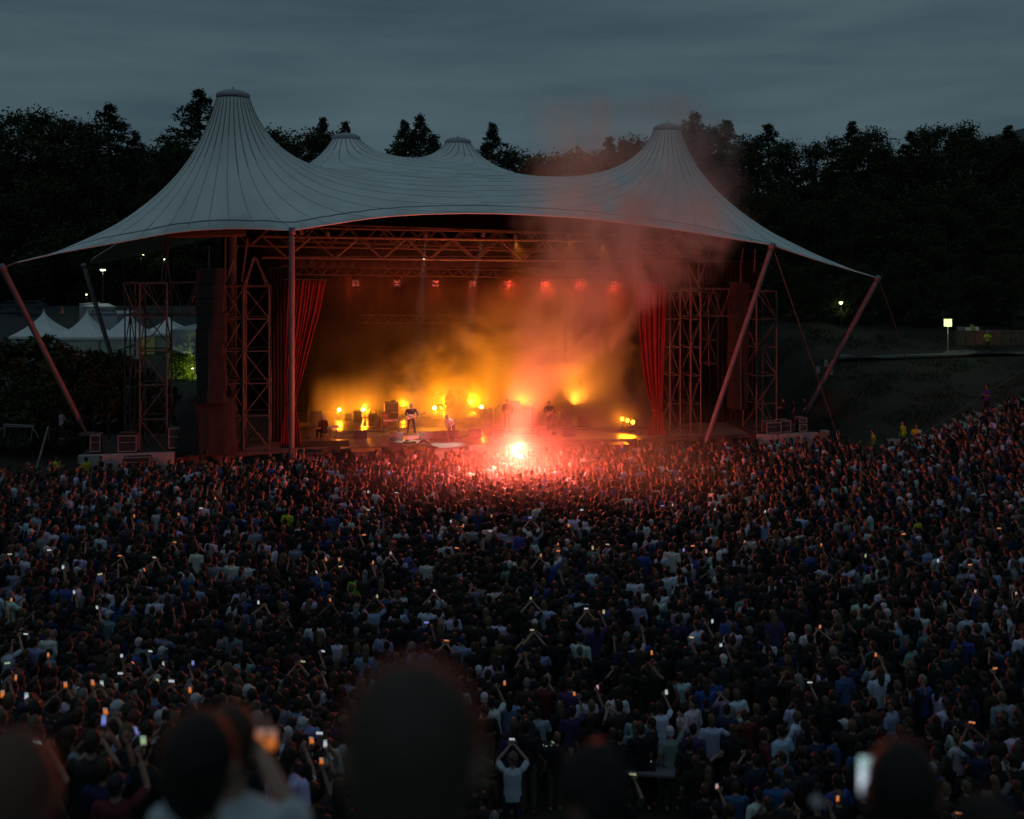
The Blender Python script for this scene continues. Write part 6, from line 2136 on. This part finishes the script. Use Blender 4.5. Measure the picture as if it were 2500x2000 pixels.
mic_stand(1210, 1052, 1.3, .2, 'microphone stand in front of the right hand players')
# right hand players and amplifiers in the smoke
bk = Kit('guitar', leg='stand', sleeves='long', build=1.02)
p = F(1238, 1046, FLOOR)
person(bk, p, math.pi-.2, .98, 'guitarist in the smoke between the beam and the flare', (.05, .04, .04), (.03, .03, .035), 'short', 'dark', 2)
guitar(p+Vector((-.03, -.22, 1.0)), -.15, .3, 'dark electric guitar held by the guitarist in the smoke', 'drum_shell')
p = F(1340, 1050, FLOOR)
person(bk, p, math.pi+.25, .96, 'bass player at the right side of the smoke', (.03, .03, .035), (.025, .025, .03), 'long', 'brown', 1)
guitar(p+Vector((-.03, -.22, .98)), .1, .35, 'wooden bass guitar held by the right hand player', 'wood_top', 1.1)
cabinet(F(1262, 1040, FLOOR)+NB*.8, .62, .5, 1.3, 'amplifier stack in the smoke behind the guitarist', 'brass')
cabinet(F(1300, 1042, FLOOR)+NB*1.0, .7, .5, .9, 'shorter amplifier right of the stack in the smoke', 'chrome')
cabinet(F(910, 1034, FLOOR)+NB*.6, .55, .4, .5, 'low amplifier between the floor lamps and the keyboard', 'chrome', rows=1)
cabinet(F(848, 1030, FLOOR)+NB*.4, .5, .4, .45, 'small amplifier between the two burning floor lamps', 'chrome', rows=1)
# flight cases
def flight_case(p, w, d, h, label, rz=TH, group='flight cases', open_=False):
    e = empty('flight_case', p, label, 'flight case', group)
    R = Matrix.Rotation(rz, 3, 'Z'); c = p+Vector((0, 0, h/2+.08))
    MB().box(c, (w, d, h), R).build('body', MAT['case_panel'], e)
    for sx in (-1, 1):
        for sy in (-1, 1):
            MB().box(c+R @ Vector((sx*w/2, sy*d/2, 0)), (.05, .05, h+.01), R).build('edge', MAT['case_metal'], e)
            MB().lathe(c+R @ Vector((sx*w*.42, sy*d*.38, -h/2-.08)), [(.05, 0), (.05, .07), (.02, .08)], 10).build('castor', MAT['black'], e)
    for sz in (-1, 1):
        for sy in (-1, 1): MB().box(c+R @ Vector((0, sy*d/2, 0))+Vector((0, 0, sz*h/2)), (w+.05, .048, .052), R).build('edge', MAT['case_metal'], e)
    MB().box(c+R @ Vector((0, -d/2-.012, 0))+Vector((0, 0, h*.08)), (w, .022, .03), R).build('lid_joint', MAT['case_metal'], e)
    MB().box(c+R @ Vector((w*.25, -d/2-.02, 0)), (.14, .02, .12), R).build('latch', MAT['chrome'], e)
    return e
def deckp(px, py, z): return F(px, py, z)
flight_case(deckp(228, 1110, ZL)+NB*.7, .45, .6, .80, 'narrow flight case with metal edges left of the standing crew')
flight_case(deckp(307, 1110, ZL)+NB*.7, .85, .6, .78, 'metal framed flight case carrying a mixing desk on the left deck')
flight_case(deckp(420, 1104, ZL)+NB*1.0, .5, .6, 1.0, 'flight case rack squeezed between the scaffold and the draped cabinet')
flight_case(P(335, 1146, 49.8)*1.0, 1.25, .6, .55, 'long flight case with two metal bands in front of the left deck wall')
flight_case(F(1928, 1062, ZR)+NB*.8, .6, .6, .62, 'metal framed flight case in the middle of the right deck')
flight_case(F(1972, 1060, ZR)+NB*.8, .42, .5, .36, 'reddish lower flight case at the right end of the right deck')
flight_case(F(1972, 1060, ZR)+NB*.8+Vector((0, 0, .5)), .42, .5, .24, 'reddish small flight case stacked on top at the right deck')
flight_case(F(1895, 1062, ZR)+NB*.6, .85, .6, .55, 'black flight case beside the scaffold foot on the right deck')
# control desk on the left case
p = deckp(307, 1110, ZL)+NB*.7+Vector((0, 0, .90))
e = empty('mixing_desk', p, 'small mixing desk lying on the left flight case', 'mixing desk')
MB().box(p+Vector((0, 0, .05)), (.8, .5, .1), Matrix.Rotation(TH, 3, 'Z')).build('body', MAT['black'], e)
for k in range(12): MB().box(p+Vector((-.33+.06*k, -.1, .11)), (.015, .04, .02)).build('fader', MAT['case_metal'], e)
# tall grey cabinet at the end of the right wall
p = P(2013, 1125, 57.6); p.z = 0
e = empty('grey_cabinet', p, 'tall narrow grey cabinet at the outer end of the right deck wall', 'cabinet')
zt = P(2013, 1053, 57.6).z
MB().box(p+Vector((0, 0, zt/2)), (.43, .4, zt)).build('body', MAT['grey_case'], e)
MB().box(p+Vector((0, 0, zt+.02)), (.47, .44, .04)).build('top', MAT['case_metal'], e)
MB().box(p+Vector((0, -.21, zt*.72)), (.30, .02, .3)).build('door', MAT['steel_dark'], e)
MB().box(p+Vector((0, -.21, zt*.3)), (.30, .02, .5)).build('door', MAT['steel_dark'], e)
# subwoofers and boxes below the stage lip
def sub(px, py_top, w, d, label, top='wood_top', h=None, nd=3):
    z = .0; p = S(px, py_top, -1.1); zt = p.z; p.z = 0
    e = empty('subwoofer', p, label, 'speaker', 'subwoofers below the stage lip')
    MB().box(p+Vector((0, 0, zt/2)), (w, d, zt), Rb_).build('cabinet', MAT['case_panel'], e)
    MB().box(p+Vector((0, 0, zt+.012)), (w+.02, d+.02, .02), Rb_).build('top', MAT[top], e)  # brown default puts the orange stage light into the top's colour
    for k in range(nd):
        MB().box(p+EX*(w*((k+.5)/nd-.5))-NB*(d/2+.006)+Vector((0, 0, zt/2)), (w/nd-.04, .015, zt-.1), Rb_).build('grill', MAT['grill'], e)
sub(894, 1099, 1.55, .9, 'wide subwoofer with an orange lit top below the stage lip, left of the grey cloth')
sub(1020, 1096, 1.45, .9, 'wide subwoofer right in front of the grey cloth apron')
sub(770, 1108, 1.9, .8, 'black subwoofer block below the stage lip, right of the upright pole', 'case_panel')
sub(1500, 1084, 1.5, .8, 'wide subwoofer below the stage lip, right of the flare', 'case_panel')
sub(1605, 1082, 1.2, .8, 'subwoofer below the foot of the right red curtain', 'case_panel', nd=2)
sub(1400, 1090, 1.0, .8, 'subwoofer just right of the flare smoke', 'case_panel', nd=2)
# folded black cover over the middle subwoofer
e = empty('folded_cover', S(1030, 1094, -1.1), 'folded black cloth cover heaped on the subwoofer at the grey cloth', 'cover')
m = MB()
for i in range(13):
    t = i/12
    for j in range(7):
        s = j/6
        m.v.append(S(995+75*t, 1094, -1.5+1.2*s)+Vector((0, 0, .02+.42*math.exp(-((t-.52)/.22)**2)*(1-.5*abs(s-.5))+.03*math.sin(9*t+5*s))))
for i in range(12):
    for j in range(6): a = i*7+j; m.addf((a, a+1, a+8, a+7))
o = m.build('cloth', MAT['black_cloth'], e, smooth=True); so = o.modifiers.new('t', 'SOLIDIFY'); so.thickness = .02
# camera operators' kit at the pit: pale monitor and bar
p = S(1165, 1100, -2.4); e = empty('pit_monitor', Vector((p.x, p.y, 0)), 'grey pit monitor on a stand in front of the stage by the flare', 'monitor')
MB().box(p+Vector((0, 0, .1)), (.85, .3, .32), Rb_).build('screen_box', MAT['case_metal'], e)
MB().box(p+Vector((.06, -.16, .1)), (.6, .02, .26), Rb_).build('screen', MAT['grey_case'], e)
for s in (-1, 1): bar('leg', Vector((p.x+.35*s, p.y, 0)), p+EX*(.3*s), .025, MAT['steel'], e)
p = S(1103, 1122, -2.5); e = empty('pit_barrier', Vector((p.x, p.y, 0)), 'short shiny barrier bar below the grey cloth, lit pink by the flare', 'barrier')
bar('rail', S(1086, 1122, -2.5), S(1122, 1121, -2.5), .035, MAT['case_metal'], e)
bar('rail', S(1086, 1117, -2.5), S(1122, 1116, -2.5), .02, MAT['case_metal'], e)
for px in (1088, 1120): q = S(px, 1121, -2.5); bar('post', Vector((q.x, q.y, 0)), q, .03, MAT['case_metal'], e)
# yellow box on the lip and a held stick in the crowd
p = S(1561, 1086, -.3); e = empty('lip_speaker', p, 'small yellow speaker hanging at the stage lip by the right curtain', 'speaker')
MB().box(p+Vector((0, 0, .1)), (.2, .2, .42), Rb_).build('body', MAT['logo_yellow'], e)
MB().box(p-NB*.11+Vector((0, 0, .1)), (.15, .015, .36), Rb_).build('grill', MAT['brass'], e)
e = empty('pole_stick', P(748, 1136, 50), 'pale stick held up slanting in the crowd right of the upright pole', 'stick')
bar('shaft', P(738, 1124, 50), P(759, 1147, 50), .02, MAT['white_paint'], e); bar('grip', P(754, 1142, 49.98), P(760, 1148.5, 49.98), .026, MAT['black'], e)
# ================================================================== the people right in front of the camera
st = empty('terrace_steps', (0, 2.0, 8.0), 'dark concrete terrace steps under the nearest people', 'steps')
for k, (y0, y1, z) in enumerate(((.4, 1.75, 9.12), (1.75, 2.6, 8.92), (2.6, 3.5, 8.5))):
    MB().box((0, (y0+y1)/2, z-.2), (9, y1-y0-.006, .4)).build('step', MAT['concrete'], st)
def stepz(d): return 9.12 if d < 1.75 else 8.92 if d < 2.6 else 8.5
FK = {ps: Kit(ps, hi=True) for ps in ('down', 'eye_phone')}
def strand_mat():
    m = bpy.data.materials.new('hair_strand'); m.use_nodes = True
    n, l = m.node_tree.nodes, m.node_tree.links; n.clear()
    o = n.new('ShaderNodeOutputMaterial'); a = n.new('ShaderNodeBsdfDiffuse'); b = n.new('ShaderNodeBsdfTranslucent'); x = n.new('ShaderNodeMixShader')
    a.inputs[0].default_value = (.10, .07, .05, 1); b.inputs[0].default_value = (.55, .30, .20, 1); x.inputs[0].default_value = .75
    l.new(a.outputs[0], x.inputs[1]); l.new(b.outputs[0], x.inputs[2]); l.new(x.outputs[0], o.inputs[0])
    MAT['hair_strand'] = m
strand_mat()
def strands(seed, n=1300, ln=.0085):
    # loose hairs standing off the head
    rnd = random.Random(seed); v = []; f = []
    hc = Vector((0, .015, 1.635))
    while len(f) < n:
        d = Vector((rnd.gauss(0, 1), rnd.gauss(0, 1), rnd.gauss(0, 1))).normalized()
        if d.z < -.45 or (d.y > .45 and d.z < .35): continue
        b = hc+Vector((d.x*.086, d.y*.098-.012, d.z*.112+.02)); dd = (d+Vector((rnd.gauss(0, .5), rnd.gauss(0, .5), rnd.gauss(0, .5)))).normalized()
        s = dd.orthogonal().normalized()*.0007; q = len(v); L_ = ln*rnd.uniform(.5, 1.6)
        v += [b-s, b+s, b+dd*L_]; f.append((q, q+1, q+2))
    me = bpy.data.meshes.new('loose_hair'); me.from_pydata([tuple(q) for q in v], [], f); me.materials.append(MAT['hair_strand'])
    return me
LOOSE = strands(1)
def front(px, py_top, d, pose, label, shirt, hair='short', hairc='dark', skin=1, rz=0.0, build=1.0):
    p = P(px, py_top, d); z = stepz(d)
    sc = (p.z-z)/1.765
    o = person(FK[pose], (p.x, p.y, z), rz, sc, label, shirt, (.03, .03, .04), hair, hairc, skin)
    link('loose_hair', LOOSE, o)
    return o, sc, Vector((p.x, p.y, z))
o, sc, b = front(1005, 1622, 1.52, 'down', 'large blurred head of a man with cropped hair in the middle foreground', (.05, .05, .06), 'short', (.065, .047, .037), 1)
o.scale = (sc*1.08, sc*1.05, sc)
front(482, 1742, 2.7, 'down', 'blurred man with short dark hair and bare neck in the left foreground', (.30, .36, .44), 'short', 'black', 4)
o, sc, b = front(560, 1724, 3.3, 'eye_phone', 'blurred person in a white top filming with a phone, behind the left foreground man', (.62, .66, .66), 'short', 'brown', 1)
pp = b+PHONE_AT['eye_phone']*sc
e = phone(P(622, 1806, 3.68), 'o', True, 'large blurred orange phone screen in the left foreground', 1.1, 0, -.2)
e['group'] = 'phones in the foreground'
front(20, 1795, 2.0, 'down', 'blurred reddish head and shoulder cut by the left edge of the photo', (.16, .10, .10), 'long', (.16, .07, .05), 2, .4)  # pinkish light is put into the hair and shirt colours
o, sc, b = front(2205, 1812, 2.7, 'eye_phone', 'blurred dark head of a man filming in the right foreground', (.03, .03, .035), 'short', 'black', 2, -.32)
e = phone(P(2119, 1893, 3.12), 'F', False, 'tall bright phone screen left of the dark head in the right foreground', .82, 0, 0)
e['group'] = 'phones in the foreground'
front(1450, 1836, 2.5, 'down', 'dark blurred head at the bottom, right of the middle foreground head', (.03, .03, .03), 'curly', 'black', 2, -.3)
front(2420, 1945, 2.45, 'down', 'dark blurred head at the bottom right corner', (.03, .03, .035), 'long', 'dark', 1, .1)
# a white card held up at the bottom right
p = P(1995, 1957, 3.4)
e = empty('white_card', p, 'small slanting white card held up at the bottom right', 'card')
MB().box(p, (.036, .003, .042), Matrix.Rotation(-.6, 3, 'Y')).build('sheet', MAT['lantern_glass'] if False else MAT['white_paint'], e)
MB().box(p+Vector((0, -.002, 0)), (.004, .002, .014), Matrix.Rotation(-.6, 3, 'Y')).build('mark', MAT['ink'], e)

# the control desks in the clear space below the camera
mat('desk_top', (.16, .15, .17), .5)
for k, (px, py, w, dd, lab) in enumerate(((1330, 1838, 1.2, .6, 'dark desk with small lights below the camera, left of the two desks'), (1560, 1872, 1.5, .7, 'dark desk with a pale open lid below the camera, right of the two desks'))):
    p = F(px, py, .85)
    e = empty('control_desk', Vector((p.x, p.y, 0)), lab, 'desk')
    MB().box(p, (w, dd, .05), Matrix.Rotation(-.15, 3, 'Z')).build('top', MAT['desk_top'], e)
    for sx in (-1, 1):
        for sy in (-1, 1): bar('leg', Vector((p.x+sx*w*.45, p.y+sy*dd*.4, 0)), Vector((p.x+sx*w*.45, p.y+sy*dd*.4, .83)), .025, MAT['steel_dark'], e)
    MB().box(p+Vector((-.1, 0, .1)), (w*.6, .4, .14), Matrix.Rotation(-.15, 3, 'Z')).build('console', MAT['black'], e)
    r9 = random.Random(k)
    for q in range(10): MB().box(p+Vector((r9.uniform(-.4, .3), r9.uniform(-.15, .15), .18)), (.03, .03, .015)).build('indicator', MAT['screen_g'], e)
    if k: MB().box(p+Vector((.35, .1, .25)), (.55, .02, .42), Matrix.Rotation(-.5, 3, 'X')).build('lid', MAT['concrete_pale'], e)

# more gear round the drums and along the front
for k, (px, py, w, h, lab) in enumerate(((1040, 1044, .6, .55, 'low amplifier left of the drum riser'), (1150, 1046, .65, .6, 'low amplifier right of the drum riser'), (1190, 1042, .7, 1.0, 'tall dark amplifier under the upward beam'), (1385, 1044, .7, .85, 'amplifier at the right behind the bass player'), (1430, 1046, .6, .5, 'small amplifier right of the bass player'), (872, 1036, .5, .7, 'dark amplifier behind the right burning floor lamp'), (770, 1046, .7, .9, 'dark amplifier by the left wing drape'))):
    cabinet(F(px, py, FLOOR)+NB*.5, w, .45, h, lab, 'chrome' if k % 2 else 'grill', rows=1 if h < .8 else 2)
for k, (px, lab) in enumerate(((1160, 'dark floor wedge right of the grey cloth'), (1215, 'dark floor wedge behind the flare smoke'), (1330, 'dark floor wedge before the bass player'), (1390, 'dark floor wedge right of the bass player'), (880, 'dark floor wedge at the front left of the stage'))):
    wedge(px, 1072-(px-900)*.012, .7, lab, 'case_panel')
for k, (px, py, lab) in enumerate(((1000, 1082, 'flat pedal board on the floor before the white box'), (1236, 1056, 'flat pedal board before the guitarist in the smoke'), (1342, 1058, 'flat pedal board before the bass player'))):
    q = F(px, py, FLOOR); e = empty('pedal_board', q, lab, 'pedal board', 'pedal boards')
    MB().box(q+Vector((0, 0, .04)), (.7, .35, .05), Rb_).build('board', MAT['black'], e)
    for j in range(5): MB().box(q+EX*(-.26+.13*j)+Vector((0, 0, .085)), (.08, .13, .04), Rb_).build('pedal', MAT[('chrome', 'wood_top', 'white_paint', 'logo_yellow', 'grey_case')[j]], e)
for k, (px, py, lab) in enumerate(((1300, 1052, 'microphone stand between the guitarist and the bass player'), (1352, 1060, 'microphone stand before the bass player'), (1090, 1040, 'short microphone stand at the bass drum'), (930, 1056, 'microphone stand left of the keyboard'))):
    mic_stand(px, py, (1.45, 1.4, .6, 1.3)[k], (.2, -.15, .1, .25)[k], lab)
e = empty('guitar_rack', F(905, 1046, FLOOR), 'rack of spare guitars left of the keyboard', 'guitar rack')
q = e.location.copy()
bar('rail', q+EX*-.5+Vector((0, 0, .65)), q+EX*.5+Vector((0, 0, .65)), .02, SD, e)
bar('rail', q+EX*-.5+Vector((0, -.3, .08)), q+EX*.5+Vector((0, -.3, .08)), .02, SD, e)
for s in (-.5, .5): bar('leg', q+EX*s, q+EX*s+Vector((0, 0, .65)), .02, SD, e)
for j, mm in enumerate(('guitar_white', 'drum_shell', 'wood_top')):
    g0 = q+EX*(-.32+.32*j)+Vector((0, -.2, .32))
    guitar(g0, TH, math.pi/2*.96, ['cream', 'dark', 'brown'][j]+' spare guitar leaning in the rack left of the keyboard', mm, .85)

# pieces that belong to a part hang under that part
NEST = {'floor_lamp': [('can', ('lens',))], 'uplight': [('can', ('lens',))], 'four_lens_lamp': [('housing', ('lens', 'yoke'))], 'stage_keyboard': [('body', ('white_key',))],
        'electric_guitar': [('headstock', ('tuner',)), ('body', ('pickup', 'pickguard'))], 'amplifier_cabinet': [('shell', ('grill', 'trim', 'handle'))], 'monitor_wedge': [('cabinet', ('grill', 'handle'))],
        'subwoofer': [('cabinet', ('grill',))], 'flight_case': [('body', ('latch', 'lid_joint'))], 'control_desk': [('console', ('indicator',))], 'box_lorry': [('board', ('board_face', 'logo', 'logo_shadow', 'lettering'))],
        'pavilion_tent': [('roof', ('finial', 'valance'))], 'low_hall': [('roof', ('gutter',))], 'parked_car': [('body', ('window', 'headlight'))], 'mixing_desk': [('body', ('fader',))], 'grey_cabinet': [('body', ('door',))],
        'synth_rack': [('cabinet', ('knob',))], 'street_lamp': [('shade', ('globe',))], 'pit_monitor': [('screen_box', ('screen',))], 'pedal_board': [('board', ('pedal',))], 'mobile_phone': [('case', ('screen',))]}
def stem(o): return o.name.rsplit('.', 1)[0] if o.name[-3:].isdigit() and '.' in o.name else o.name
for root in list(COL.objects):
    rules = NEST.get(stem(root)) if root.parent is None else None
    if not rules: continue
    kids = list(root.children)
    for pn, cn in rules:
        part = next((k for k in kids if stem(k) == pn), None)
        if part is None: continue
        for k in kids:
            if stem(k) in cn:
                k.parent = part
                if stem(root) == 'mobile_phone': k.scale = (1, 1, 1)
